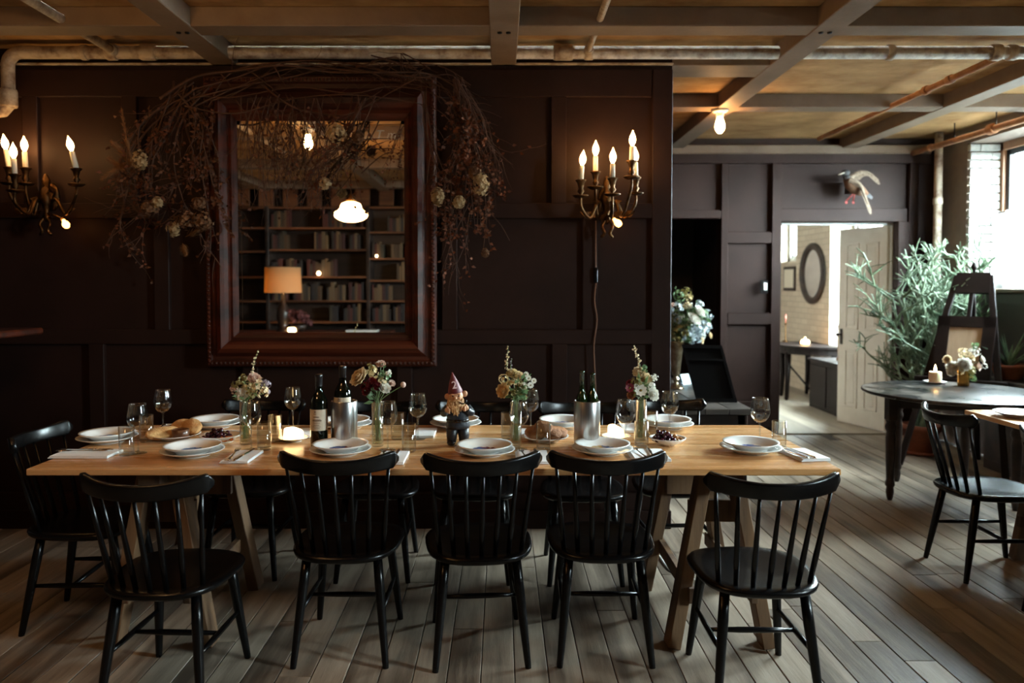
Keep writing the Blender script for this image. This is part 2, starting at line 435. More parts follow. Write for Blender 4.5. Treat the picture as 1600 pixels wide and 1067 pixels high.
# ---- panelled wall behind the table
mb = MB()
xe = at(1049, 440, 4.48).x
mb.box(((X0+xe)/2, WY+.13, CEIL/2), (xe-X0, .26, CEIL))
mb.box((xe-.13, (WY+.26+YF)/2, CEIL/2), (.26, YF-WY-.26, CEIL))
wall_back = struct(mb.build('wall_back', M_WALL))
def strip(parent, name, x0, x1, y0, y1, Yp, t, m, bev=.004):
    a = at(x0, y0, Yp); b = at(x1, y1, Yp)
    ax, bx = sorted((at(x0, (y0+y1)/2, Yp).x, at(x1, (y0+y1)/2, Yp).x))
    az = at((x0+x1)/2, y0, Yp).z; bz = at((x0+x1)/2, y1, Yp).z
    mb = MB(); mb.box(((ax+bx)/2, Yp + t/2, (az+bz)/2), (bx-ax, t, az-bz), bev)
    return mb.build(name, m, parent)
WP = WY - .030
XL = -330
for y0, y1 in ((108, 151), (317, 341), (515, 538), (770, 800)):
    strip(wall_back, 'rail', XL, 1019, y0, y1, WP, .035, M_WALL)
strip(wall_back, 'stile', 1018, 1049, 108, 826, WP-.001, .036, M_WALL)
for xs, y0, y1 in (((-150, 35, 190, 430, 640, 861), 151, 317), ((-60, 240, 690, 910), 341, 515), ((-100, 140, 380, 620, 862), 538, 770)):
    for x in xs: strip(wall_back, 'stile', x, x + 24, y0-1, y1+1, WP, .035, M_WALL)
bb = strip(None, 'baseboard_back', XL, 1049, 798, 827, WP-.012, .042, M_WALL); struct(bb)
# pale ledge of the ceiling plaster showing above the wall
mb = MB(); mb.box(((X0+xe)/2, WY-.02, BEAM_Z+.006), (xe-X0, .03, .012), .003)
tr = struct(mb.build('trim_1', M_PIPE))

# ---- far wall with two openings
FW = YF
def fx(x): return at(x, 450, FW).x
OP_L0, OP_L1 = fx(1030), fx(1126); OPZ1 = at(1090, 341, FW).z
D0, D1 = fx(1219), fx(1401); DZ = at(1300, 347, FW).z
mb = MB(); T = .14
def wbox(x0, x1, z0, z1): mb.box(((x0+x1)/2, FW+T/2, (z0+z1)/2), (x1-x0, T, z1-z0))
wbox(.9, OP_L0, 0, CEIL); wbox(OP_L0, OP_L1, OPZ1, CEIL); wbox(OP_L1, D0, 0, CEIL); wbox(D0, D1, DZ, CEIL); wbox(D1, WALL_X+.3, 0, CEIL)
wall_far = struct(mb.build('wall_far', M_WALL))
FP = FW - .045
for a in ((1048, 1456, 240, 255), (1137, 1206, 362, 380), (1137, 1206, 489, 507), (1137, 1206, 628, 668), (1220, 1418, 326, 346), (1048, 1127, 328, 341)):
    strip(wall_far, 'rail', *a, FP, .05, M_WALL)
for a in ((1126, 1137, 255, 671), (1205, 1220, 255, 671), (1401, 1418, 346, 671), (1418, 1432, 255, 671)):
    strip(wall_far, 'stile', *a, FP-.001, .05, M_WALL)
t2 = strip(None, 'trim_2', 1040, 1456, 226, 240, FW-.06, .06, M_BEAM, .008); struct(t2)
# dark passage behind the left opening
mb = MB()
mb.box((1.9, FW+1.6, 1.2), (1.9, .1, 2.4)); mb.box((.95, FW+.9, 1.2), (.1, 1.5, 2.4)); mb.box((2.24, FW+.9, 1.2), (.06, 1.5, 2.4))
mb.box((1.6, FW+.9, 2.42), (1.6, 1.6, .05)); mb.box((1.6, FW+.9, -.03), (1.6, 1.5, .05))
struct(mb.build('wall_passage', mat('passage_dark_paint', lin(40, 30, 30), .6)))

# ---- right (outside) wall with deep window openings
mb = MB(); mr_ = MB()
YE = 12.4; TH = .36
def rb(m_, y0, y1, z0, z1, x0=WALL_X, x1=WALL_X+TH): m_.box(((x0+x1)/2, (y0+y1)/2, (z0+z1)/2), (x1-x0, y1-y0, z1-z0))
rb(mb, YB-.2, YF, HEAD_Z, CEIL+.12); rb(mr_, YF, YE, HEAD_Z, CEIL+.12)
prev = YB - .2
for i, (y0, y1) in enumerate(WINDOWS + [(YE, YE)]):
    if prev < YF < y0:
        rb(mb, prev, YF, 0, HEAD_Z); rb(mr_, YF, y0, 0, HEAD_Z)
    else: rb(mb if y0 < YF else mr_, prev, y0, 0, HEAD_Z)
    if y1 > y0: rb(mb if y0 < YF else mr_, y0, y1, 0, SILLS[i])
    prev = y1
wall_right = struct(mb.build('wall_right', M_TAUPE))
M_BRT = bpy.data.materials.new('white_brick_wall'); M_BRT.use_nodes = True
N = M_BRT.node_tree.nodes; L = M_BRT.node_tree.links; b = N['Principled BSDF']; b.inputs['Roughness'].default_value = .65
tc = N.new('ShaderNodeTexCoord'); mp = N.new('ShaderNodeMapping'); mp.inputs['Rotation'].default_value = (radians(90), 0, radians(90))
cbx = N.new('ShaderNodeSeparateXYZ'); cc = N.new('ShaderNodeCombineXYZ'); L.new(tc.outputs['Object'], cbx.inputs[0])
L.new(cbx.outputs['Y'], cc.inputs['X']); L.new(cbx.outputs['Z'], cc.inputs['Y'])
bt = N.new('ShaderNodeTexBrick'); bt.inputs['Scale'].default_value = 1; bt.inputs['Brick Width'].default_value = .21; bt.inputs['Row Height'].default_value = .075
bt.inputs['Mortar Size'].default_value = .006; bt.inputs['Mortar Smooth'].default_value = .4; bt.inputs['Color1'].default_value = (*lin(208, 196, 176), 1); bt.inputs['Color2'].default_value = (*lin(194, 180, 160), 1); bt.inputs['Mortar'].default_value = (*lin(178, 164, 144), 1)
L.new(cc.outputs[0], bt.inputs['Vector']); L.new(bt.outputs['Color'], b.inputs['Base Color'])
bp = N.new('ShaderNodeBump'); bp.inputs['Strength'].default_value = .6; bp.inputs['Distance'].default_value = .008; bp.invert = True
L.new(bt.outputs['Fac'], bp.inputs['Height']); L.new(bp.outputs[0], b.inputs['Normal'])
wall_annex_right = struct(mr_.build('wall_annex_right', M_BRT))
# painted bricks of the reveal beside the visible window (each one a piece)
rb_ = random.Random(3)
bw, bh, bd = .19, .066, .05
z = SILL_Z + .035; row = 0
while z < HEAD_Z:
    x = WALL_X + .004 - (0.10 if row % 2 else 0)
    while x < PANE_X - .02:
        a = max(x, WALL_X + .001); c = min(x + bw, PANE_X - .02)
        if c - a > .03:
            mb = MB(); mb.box((0, 0, 0), (c-a-.005, bd, bh-.005), .005)
            mb.build('brick', M_BRICKW, wall_right, ((a+c)/2, 6.74 - bd/2 + .012 + rb_.uniform(-.002, .002), z), recalc=False)
        x += bw
    z += bh + .006; row += 1
# grey wainscot and sill below the window
M_WAIN = mat('dark_grey_wainscot', lin(62, 52, 50), .55, var=lin(52, 44, 42), vscale=4)
mb = MB(); mb.box((WALL_X-.012, 5.3, .69), (.02, 3.0, 1.36), .003)
struct(mb.build('trim_3', M_WAIN))
mb = MB(); mb.box((WALL_X+.13, 5.745, SILL_Z+.012), (.36, 1.98, .03), .006)
struct(mb.build('trim_4', M_TAUPE))

# ---- windows: tan casing, dark sash, panes
M_CASE = mat('tan_window_casing', lin(150, 112, 84), .5, var=lin(134, 98, 72), vscale=8)
M_SASH = mat('dark_sash_paint', lin(44, 46, 48), .4)
for i, (y0, y1) in enumerate(WINDOWS):
    SZ_ = SILLS[i]
    mb = MB(); d = .07
    xc = PANE_X + .01
    for (a, b_, c_, d_) in ((y0, y0+d, SZ_, HEAD_Z), (y1-d, y1, SZ_, HEAD_Z), (y0, y1, SZ_, SZ_+d), (y0, y1, HEAD_Z-d, HEAD_Z)):
        mb.box((xc, (a+b_)/2, (c_+d_)/2), (.08, b_-a, d_-c_), .004)
    w = struct(mb.build('window_%d' % (i+1), M_CASE if i < 2 else M_WHITE))
    mb = MB(); s0, s1 = y0+d, y1-d; zz0, zz1 = SZ_+d, HEAD_Z-d; e = .045
    for (a, b_, c_, d_) in ((s0, s0+e, zz0, zz1), (s1-e, s1, zz0, zz1), (s0, s1, zz0, zz0+e), (s0, s1, zz1-e, zz1), ((s0+s1)/2-.02, (s0+s1)/2+.02, zz0, zz1)):
        mb.box((xc+.012, (a+b_)/2, (c_+d_)/2), (.045, b_-a, d_-c_), .003)
    mb.build('sash', M_SASH if i < 2 else M_WHITE, w)
    for (a, b_) in ((s0+e, (s0+s1)/2-.02), ((s0+s1)/2+.02, s1-e)):
        mb = MB(); mb.box((xc+.015, (a+b_)/2, (zz0+zz1)/2), (.004, b_-a+.01, zz1-zz0-2*e+.01)); mb.build('pane', M_PANE, w)
# pavement outside
mb = MB(); mb.box((24, 5, .9), (38.6, 60, .1)); struct(mb.build('ground_outside', mat('pavement', lin(128, 128, 126), .8, var=lin(110, 110, 108))))

# ---- left wall, wall behind the camera
mb = MB(); mb.box((X0-.1, (YB+WY)/2, CEIL/2), (.2, WY-YB+.4, CEIL)); struct(mb.build('wall_left', M_WALL))
mb = MB(); mb.box(((X0+X1)/2, YB-.1, CEIL/2), (X1-X0+.4, .2, CEIL)); struct(mb.build('wall_front', M_WALL))

# ---- annex behind the open door
AX0 = 2.30
mb = MB(); mb.box(((AX0+WALL_X)/2, (FW+T+YE)/2, -.03), (WALL_X-AX0+.2, YE-FW-T+.1, .06))
struct(mb.build('floor_annex', wood_mat('annex_floor_wood', lin(118, 108, 94), lin(164, 152, 134), .5, 'Y', 2.6, 22, .1, .3)))
mb = MB(); mb.box(((AX0+WALL_X)/2, (FW+T+YE)/2, CEIL+.05), (WALL_X-AX0+.2, YE-FW-T+.2, .1)); struct(mb.build('ceiling_annex', M_WHITE))
mb = MB(); mb.box((AX0-.03, (FW+T+YE)/2, CEIL/2), (.06, YE-FW-T, CEIL)); struct(mb.build('wall_annex_left', M_TAUPE))
mb = MB(); mb.box(((AX0+WALL_X)/2, YE+.05, CEIL/2), (WALL_X-AX0+.2, .1, CEIL)); struct(mb.build('wall_annex_far', M_TAUPE))
# jamb lining painted white on the annex side
mb = MB(); mb.box((D0-.002, FW+T-.03, DZ/2), (.03, .06, DZ), .004); mb.box(((D0+D1)/2, FW+T-.03, DZ-.012), (D1-D0, .06, .024), .004); mb.box((D1+.002, FW+T-.03, DZ/2), (.03, .06, DZ), .004)
struct(mb.build('trim_5', M_WHITE))

# ---- the open white panelled door
M_DOOR = mat('white_door_paint', lin(240, 236, 226), .45, var=lin(228, 222, 210), vscale=4, bump=.08, bscale=40)
hinge = Vector((D1-.02, FW+T-.02, 0)); free = Vector((3.545, 7.97, 0))
DW = (free - hinge).length
door = bpy.data.objects.new('door_1', None); col.objects.link(door); struct(door)
door.location = hinge; dv = free - hinge; door.rotation_euler = (0, 0, math.atan2(dv.y, dv.x))
DH = DZ - .03
mb = MB(); mb.box((DW/2, 0, DH/2 + .008), (DW, .034, DH), .003); mb.build('door_slab', M_DOOR, door)
for sgn in (-1, 1):
    for (px0, px1, pz0, pz1) in ((.1, DW/2-.04, .18, .78), (DW/2+.04, DW-.1, .18, .78), (.1, DW/2-.04, .98, 1.86), (DW/2+.04, DW-.1, .98, 1.86)):
        mb = MB(); y = sgn * .0185; w = .022
        for (a, b_, c_, d_) in ((px0, px0+w, pz0, pz1), (px1-w, px1, pz0, pz1), (px0, px1, pz0, pz0+w), (px0, px1, pz1-w, pz1)):
            mb.box(((a+b_)/2, y, (c_+d_)/2), (b_-a, .014, d_-c_), .004)
        mb.box(((px0+px1)/2, y-.002*sgn, (pz0+pz1)/2), (px1-px0-.09, .01, pz1-pz0-.09), .004)
        mb.build('panel_moulding', M_DOOR, door)
M_IRON = mat('dark_iron', lin(46, 42, 40), .4, .8)
for sgn in (-1, 1):
    mb = MB(); mb.box((DW-.05, sgn*.021, .90), (.035, .008, .16), .003)
    mb.tube([(DW-.05, sgn*.02, .92), (DW-.05, sgn*.06, .92)], .008, 8); mb.ell((DW-.05, sgn*.07, .92), (.022, .016, .022), 12, 8)
    mb.build('door_knob', M_IRON, door)

# ============================================================ PIPES
def pipe(name, label, pts, r, m, collars=(), group='ceiling pipes'):
    o = Vector(pts[0]); t = thing(name, o, label, 'pipe', group)
    mb = MB(); mb.tube([Vector(p) - o for p in pts], r, 14); mb.build('pipe_run', m, t)
    for (c, axis, L, rr) in collars:
        a = Vector(axis).normalized(); c = Vector(c) - o
        mb = MB(); mb.tube([c - a*L/2, c - a*L/2*.8, c + a*L/2*.8, c + a*L/2], [rr*.92, rr, rr, rr*.92], 14); mb.build('fitting', m, t)
    return t
PYp = 4.36; PZ = 2.757
ex = at(12, 95, PYp).x
el = [(ex, PYp, 2.46), (ex, PYp, 2.66)] + [(ex + .075*(1-cos(a)), PYp, PZ - .075 + .075*sin(a)) for a in [pi/2*k/6 for k in range(1, 7)]] + [(X1-.01, PYp, PZ)]
pipe('ceiling_pipe', 'thick flaking white pipe running across the ceiling above the dark wall', [(ex-.12, PYp, 2.42), (ex-.03, PYp, 2.43)] + el, .036, M_PIPE,
     [((ex, PYp, 2.50), (0, 0, 1), .1, .047), ((at(132, 93, PYp).x, PYp, PZ), (1, 0, 0), .035, .043), ((at(175, 93, PYp).x, PYp, PZ), (1, 0, 0), .06, .044), ((at(232, 93, PYp).x, PYp, PZ), (1, 0, 0), .09, .044),
      ((at(880, 96, PYp).x, PYp, PZ), (1, 0, 0), .11, .044), ((at(920, 96, PYp).x, PYp, PZ), (1, 0, 0), .05, .042), ((at(1390, 93, PYp).x, PYp, PZ), (1, 0, 0), .04, .044), ((at(1555, 92, PYp).x, PYp, PZ), (1, 0, 0), .06, .046), ((at(1580, 92, PYp).x, PYp, PZ), (1, 0, 0), .05, .044)])
xa = at(182, 92, PYp).x
pipe('branch_pipe', 'short white branch pipe passing through the beam at upper left', [(xa, PYp, PZ), (xa, 1.2, PZ+.01)], .024, M_PIPE, [((xa, PYp-.05, PZ), (0, 1, 0), .05, .03)])
xa = at(918, 92, PYp).x
pipe('branch_pipe', 'thin white branch pipe passing through the beam above the candle sconce', [(xa, PYp, PZ), (xa, 1.2, PZ+.01)], .018, M_PIPE, [((xa, PYp-.05, PZ), (0, 1, 0), .05, .026)])
pipe('branch_pipe', 'rusty brown pipe running back along the ceiling toward the far wall', [(2.83, PYp, PZ-.02), (2.83, YF-.42, PZ-.02)], .02, M_PIPER, [((2.83, 4.85, PZ-.02), (0, 1, 0), .05, .028), ((2.83, 5.12, PZ-.02), (0, 1, 0), .04, .03)])
p0 = at(1425, 240, YF-.03); 
pp = pipe('hanging_pipe', 'light brown pipe hung on rods below the ceiling by the window', [p0, (p0.x, 2.2, p0.z-.03)], .026, M_PIPER, [((p0.x, 6.05, p0.z-.005), (0, 1, 0), .08, .042), ((p0.x, 6.9, p0.z), (0, 1, 0), .03, .032)])
for y in (6.55, 6.0, 4.6, 3.4):
    mb = MB(); mb.tube([(0, y-p0.y, 0), (0, y-p0.y, CEIL-p0.z)], .005, 6); mb.build('hanger_rod', M_IRON, pp)
pipe('riser_pipe', 'white vertical riser pipe in the far corner behind the plant', [(3.98, 6.97, 0), (3.98, 6.97, CEIL)], .035, M_PIPE, [((3.98, 6.97, 2.2), (0, 0, 1), .06, .042)], group=None)

# ============================================================ CHAIRS
def make_chair():
    t = thing('spindle_chair', (0, 0, 0), 'black wooden spindle-back chair', 'chair')
    SZ = .43
    # seat
    def outline(k, n, f):
        a = 2*pi*k/n; c_, s_ = cos(a), sin(a); e = 2/3.2
        x = math.copysign(abs(c_)**e, c_) * .212; y = math.copysign(abs(s_)**e, s_) * .208
        x *= 1 + .06 * (y/.208)
        if y < 0: y -= .022 * (1 - (x/.212)**2) * min(1, -y/.15)
        return x*f, y*f - .004
    n = 36; mb = MB(); vs = []; fs = []
    rings = [(.0, 0), (.3, 0), (.55, 0), (.75, 0), (.9, 0), (.97, -.003), (1.0, -.011), (.985, -.022), (.93, -.031), (.5, -.033)]
    for i, (f, dz) in enumerate(rings):
        for k in range(n):
            x, y = outline(k, n, f)
            dip = 0
            if i < 6: dip = -.013 * (1 - min(1, f/.9)**2) * (1 if y < .08 else max(0, 1-(y-.08)/.14)) + .006*max(0, y/.2) * (1 - abs(x)/.2) * (f > .4)
            vs.append((x, y, SZ + dz + dip))
    for i in range(len(rings)-1):
        for k in range(n):
            fs.append([i*n+k, i*n+(k+1) % n, (i+1)*n+(k+1) % n, (i+1)*n+k])
    fs.append([(len(rings)-1)*n + k for k in range(n)])
    mb.add(vs, fs, True); mb.build('seat', M_BLACK, t)
    # legs
    for sx in (-1, 1):
        for sy in (-1, 1):
            mb = MB(); p0 = Vector((sx*.135, sy*.145, SZ-.026)); p1 = Vector((sx*.175, sy*.212, 0))
            pts = [p0.lerp(p1, f) for f in (0, .25, .6, .97, 1)]
            mb.tube(pts, [.0175, .019, .0165, .0125, .0115], 12); mb.build('leg', M_BLACK, t)
    # stretchers
    for sx in (-1, 1):
        mb = MB(); z = .2; f = (SZ-.026-z)/(SZ-.026)
        y = .145 + (.212-.145)*f; x = .135 + .04*f
        mb.tube([(sx*x, -y, z), (sx*x, -y*.3, z), (sx*x, y*.3, z), (sx*x, y, z)], [.007, .0105, .0105, .007], 10); mb.build('stretcher', M_BLACK, t)
    mb = MB(); mb.tube([(-x, -.01, z), (-x*.3, -.01, z), (x*.3, -.01, z), (x, -.01, z)], [.007, .0105, .0105, .007], 10); mb.build('stretcher', M_BLACK, t)
    # top rail
    def rail(tt): return .222*tt, -.292 + .095*tt*tt
    mb = MB(); NS = 26; vs = []; fs = []; n = 16
    for i in range(NS+1):
        tt = -1 + 2*i/NS
        x, y = rail(tt)
        zt = .807 + .026*abs(tt)**2.5; zb = .752 + .010*tt*tt
        e = 1.0; d = 1 - abs(tt)
        if d < .10: e = sqrt(max(0.0, 1 - ((.10-d)/.10)**2)) * .75 + .25
        hz = (zt-zb)/2 * e; zc = (zt+zb)/2 - (1-e)*.004; th = .0125 * (.6 + .4*e)
        dx, dy = .222, .19*tt; L_ = sqrt(dx*dx+dy*dy); nx, ny = -dy/L_, dx/L_
        for k in range(n):
            a = 2*pi*k/n; c_, s_ = cos(a), sin(a)
            u = math.copysign(abs(c_)**.35, c_)*th; w = math.copysign(abs(s_)**.35, s_)*hz
            u -= w * .16      # leans back
            vs.append((x + nx*u, y + ny*u, zc + w))
    for i in range(NS):
        for k in range(n):
            fs.append([i*n+k, i*n+(k+1) % n, (i+1)*n+(k+1) % n, (i+1)*n+k])
    fs.append(list(range(n))); fs.append([NS*n+k for k in range(n)])
    mb.add(vs, fs, True); mb.build('backrest_rail', M_BLACK, t)
    for i in range(7):
        tt = -1 + i/3
        xb = .155*tt; yb = -.188 + .05*tt*tt
        x, y = rail(tt*.86)
        mb = MB(); p0 = Vector((xb, yb, SZ-.012)); p1 = Vector((x, y, .772))
        mb.tube([p0.lerp(p1, f) for f in (0, .3, .6, 1)], [.0085, .0105, .0085, .006], 8); mb.build('spindle', M_BLACK, t)
    return t
chair = make_chair()
G1 = 'black spindle chairs along the near side of the table'
G2 = 'black spindle chairs along the wall side of the table'
CH = [(-1.165, 2.70, -2, 'leftmost black spindle chair on the near side, standing back from the table', G1),
      (-.61, 3.035, 0, 'black spindle chair in front of the wine bottle and steel cooler', G1),
      (-.09, 3.02, 5, 'black spindle chair on the near side in front of the gnome figurine', G1),
      (.40, 3.04, -1, 'black spindle chair in front of the cooler holding two green bottles', G1),
      (.905, 2.72, -1, 'rightmost black spindle chair on the near side, pulled out from the table', G1),
      (-1.28, 3.88, 180, 'leftmost black spindle chair on the wall side of the table', G2),
      (-.63, 3.85, 181, 'black spindle chair on the wall side behind the cream and red flowers', G2),
      (-.13, 3.83, 178, 'black spindle chair on the wall side directly behind the gnome figurine', G2),
      (.41, 3.81, 179, 'black spindle chair on the wall side behind the two-bottle cooler', G2),
      (.89, 3.885, 182, 'rightmost black spindle chair on the wall side beside the big bouquet', G2),
      (-1.77, 3.27, -88, 'black spindle chair at the left head of the long table', None),
      (2.46, 3.81, -90, 'black spindle chair standing free at right before the round table', None),
      (2.55, 3.18, -82, 'black spindle chair cut by the lower right edge of the photograph', None)]
for i, (x, y, r, lb, g) in enumerate(CH):
    place(chair, i > 0, (x, y, 0), radians(r), lb, g)

# ============================================================ TRESTLE TABLES
TZ = .75
pL = atz(40, 733, TZ); pR = atz(1311, 731, TZ); pB = atz(1187, 664, TZ)
TX0, TX1, TY0, TY1 = pL.x, pR.x, pL.y, pB.y
def trestle_table(loc, W, D, label, xs, nb=4):
    t = thing('trestle_table', loc, label, 'table')
    bw = D / nb
    for i in range(nb):
        mb = MB(); mb.box((0, -D/2 + bw*(i+.5), TZ-.0125), (W, bw-.0012, .025), .003); mb.build('board', M_TABLE, t)
    for x in xs:
        mb = MB(); mb.box((x, 0, TZ-.025-.04), (.09, D*.86, .08), .004); mb.build('cross_beam', M_RAW, t)
        for sx in (-1, 1):
            for sy in (-1, 1):
                yl = sy*D*.29
                mb = MB(); mb.bar((x+sx*.055, yl, TZ-.03), (x+sx*.19, yl + sy*.03, .0), .09, .05, .003, side=(0, 1, 0)); mb.build('leg', M_RAW, t)
            mb = MB(); f = .72; mb.box((x + sx*(.055+.135*f) - sx*.03, 0, .22), (.03, D*.66+.1, .06), .003); mb.build('side_rail', M_RAW, t)
        for sy in (-1, 1):
            mb = MB(); mb.box((x, sy*D*.29 - sy*.055, .52), (.22, .022, .09), .003); mb.build('gusset', M_RAW, t)
    return t
TCX, TCY = (TX0+TX1)/2, (TY0+TY1)/2
trestle_table((TCX, TCY, 0), TX1-TX0, TY1-TY0, 'long pine trestle table laid for a meal in front of the dark wall', (-1.36-TCX, .876-TCX))
r2 = trestle_table((3.03, 2.68, 0), 3.05, .92, 'pine trestle table cut off by the right edge of the photograph', (-1.1, 1.1)); r2.rotation_euler = (0, 0, radians(90))

# ============================================================ MANTEL at far left
t = thing('mantel', (-3.15, 3.75, 0), 'dark wooden mantel with a warm-lit ledge at the left edge', 'mantel')
mb = MB(); mb.box((0, 0, 1.19), (1.25, .9, .035), .008); mb.build('shelf', M_FRAME, t)
mb = MB(); mb.box((-.08, 0, 1.14), (1.0, .8, .065), .02); mb.build('moulding', M_DARKW, t)
for sy in (-1, 1):
    mb = MB(); mb.box((-.1, sy*.33, .553), (.9, .14, 1.106), .01); mb.build('pilaster', M_DARKW, t)
mb = MB(); mb.box((-.2, 0, .553), (.6, .52, 1.106), .004); mb.build('breast_panel', M_WALL, t)

# white cord on the floor by the right trestle
mb = MB(); mb.tube(spline([atz(x, y, .006) for x, y in ((1030, 868), (1046, 888), (1070, 900), (1095, 908), (1125, 914), (1150, 905))], 6), .006, 6, flat=.6)
tag(mb.build('extension_cord', M_PORC), 'white cord lying on the floor under the right table trestle', 'cord')

# ============================================================ MIRROR on the panelled wall
MY = WP - .002
c0 = at(316, 116, MY-.06); c1 = at(682, 573, MY-.06)
i0 = at(367, 187, MY-.06); i1 = at(632, 520, MY-.06)
mx0, mx1, mz1, mz0 = c0.x, c1.x, c0.z, c1.z
ix0, ix1, iz1, iz0 = i0.x, i1.x, i0.z, i1.z
mirror = thing('wall_mirror', ((mx0+mx1)/2, MY, mz0), 'huge mirror in a carved reddish wood frame on the dark wall', 'mirror')
def L2(x, y, z): return (x - (mx0+mx1)/2, y - MY, z - mz0)
# stepped profile: (fraction from outer to inner edge, protrusion)
PROF = [(0, 0), (0, .045), (.06, .062), (.16, .062), (.2, .048), (.3, .05), (.42, .085), (.55, .1), (.66, .088), (.74, .07), (.78, .05), (.86, .055), (.93, .048), (1, .03), (1, 0)]
def frame_side(o0, o1, n0, n1):
    # quad strip between outer edge o0-o1 and inner edge n0-n1 (2-D points in x,z)
    mb = MB(); vs = []; fs = []
    for f, d in PROF:
        for (o, n) in ((o0, n0), (o1, n1)):
            x = o[0] + (n[0]-o[0])*f; z = o[1] + (n[1]-o[1])*f
            vs.append(L2(x, MY - d, z))
    for i in range(len(PROF)-1): fs.append([2*i, 2*i+1, 2*i+3, 2*i+2])
    mb.add(vs, fs, False); return mb
O = [(mx0, mz0), (mx1, mz0), (mx1, mz1), (mx0, mz1)]; I = [(ix0, iz0), (ix1, iz0), (ix1, iz1), (ix0, iz1)]
for k in range(4):
    k2 = (k+1) % 4
    frame_side(O[k], O[k2], I[k], I[k2]).build('frame_side', M_FRAME, mirror, recalc=False)
# beading along the outer step
mb = MB(); bd_ = MB()
def beads(mb, a, b_, d, r):
    n = int((Vector(b_)-Vector(a)).length / (r*2.3))
    for i in range(n):
        p = Vector(a).lerp(Vector(b_), (i+.5)/n); mb.ell(L2(p.x, MY - d, p.y), (r, r*.8, r), 6, 4)
for k in range(4):
    k2 = (k+1) % 4; f = .11
    a = [O[k][j] + (I[k][j]-O[k][j])*f for j in (0, 1)]; b_ = [O[k2][j] + (I[k2][j]-O[k2][j])*f for j in (0, 1)]
    m2 = MB(); beads(m2, a, b_, .062, .011); tag(m2.build('beading', M_FRAME, mirror, recalc=False), kind='stuff')
mb = MB(); mb.box(L2((ix0+ix1)/2, MY-.018, (iz0+iz1)/2), (ix1-ix0+.03, .012, iz1-iz0+.03)); mb.build('mirror_glass', M_MIRROR, mirror)
mb = MB(); w = .02      # bevelled border strips
for (a, b_) in (((ix0, iz0), (ix0+w, iz1)), ((ix1-w, iz0), (ix1, iz1)), ((ix0, iz1-w), (ix1, iz1))):
    mb = MB(); mb.box(L2((a[0]+b_[0])/2, MY-.0255, (a[1]+b_[1])/2), (b_[0]-a[0], .004, b_[1]-a[1]), .0015); mb.build('bevel_strip', M_MIRROR, mirror)
# faint white script on the glass
q = at(585, 217, MY-.03)
text_part('script_lettering', 'T m &my', .075, .0006, mat('white_glass_paint', lin(200, 186, 170), .7), mirror, L2(q.x, MY-.0262, q.z), (pi/2, 0, 0), shear=.25)

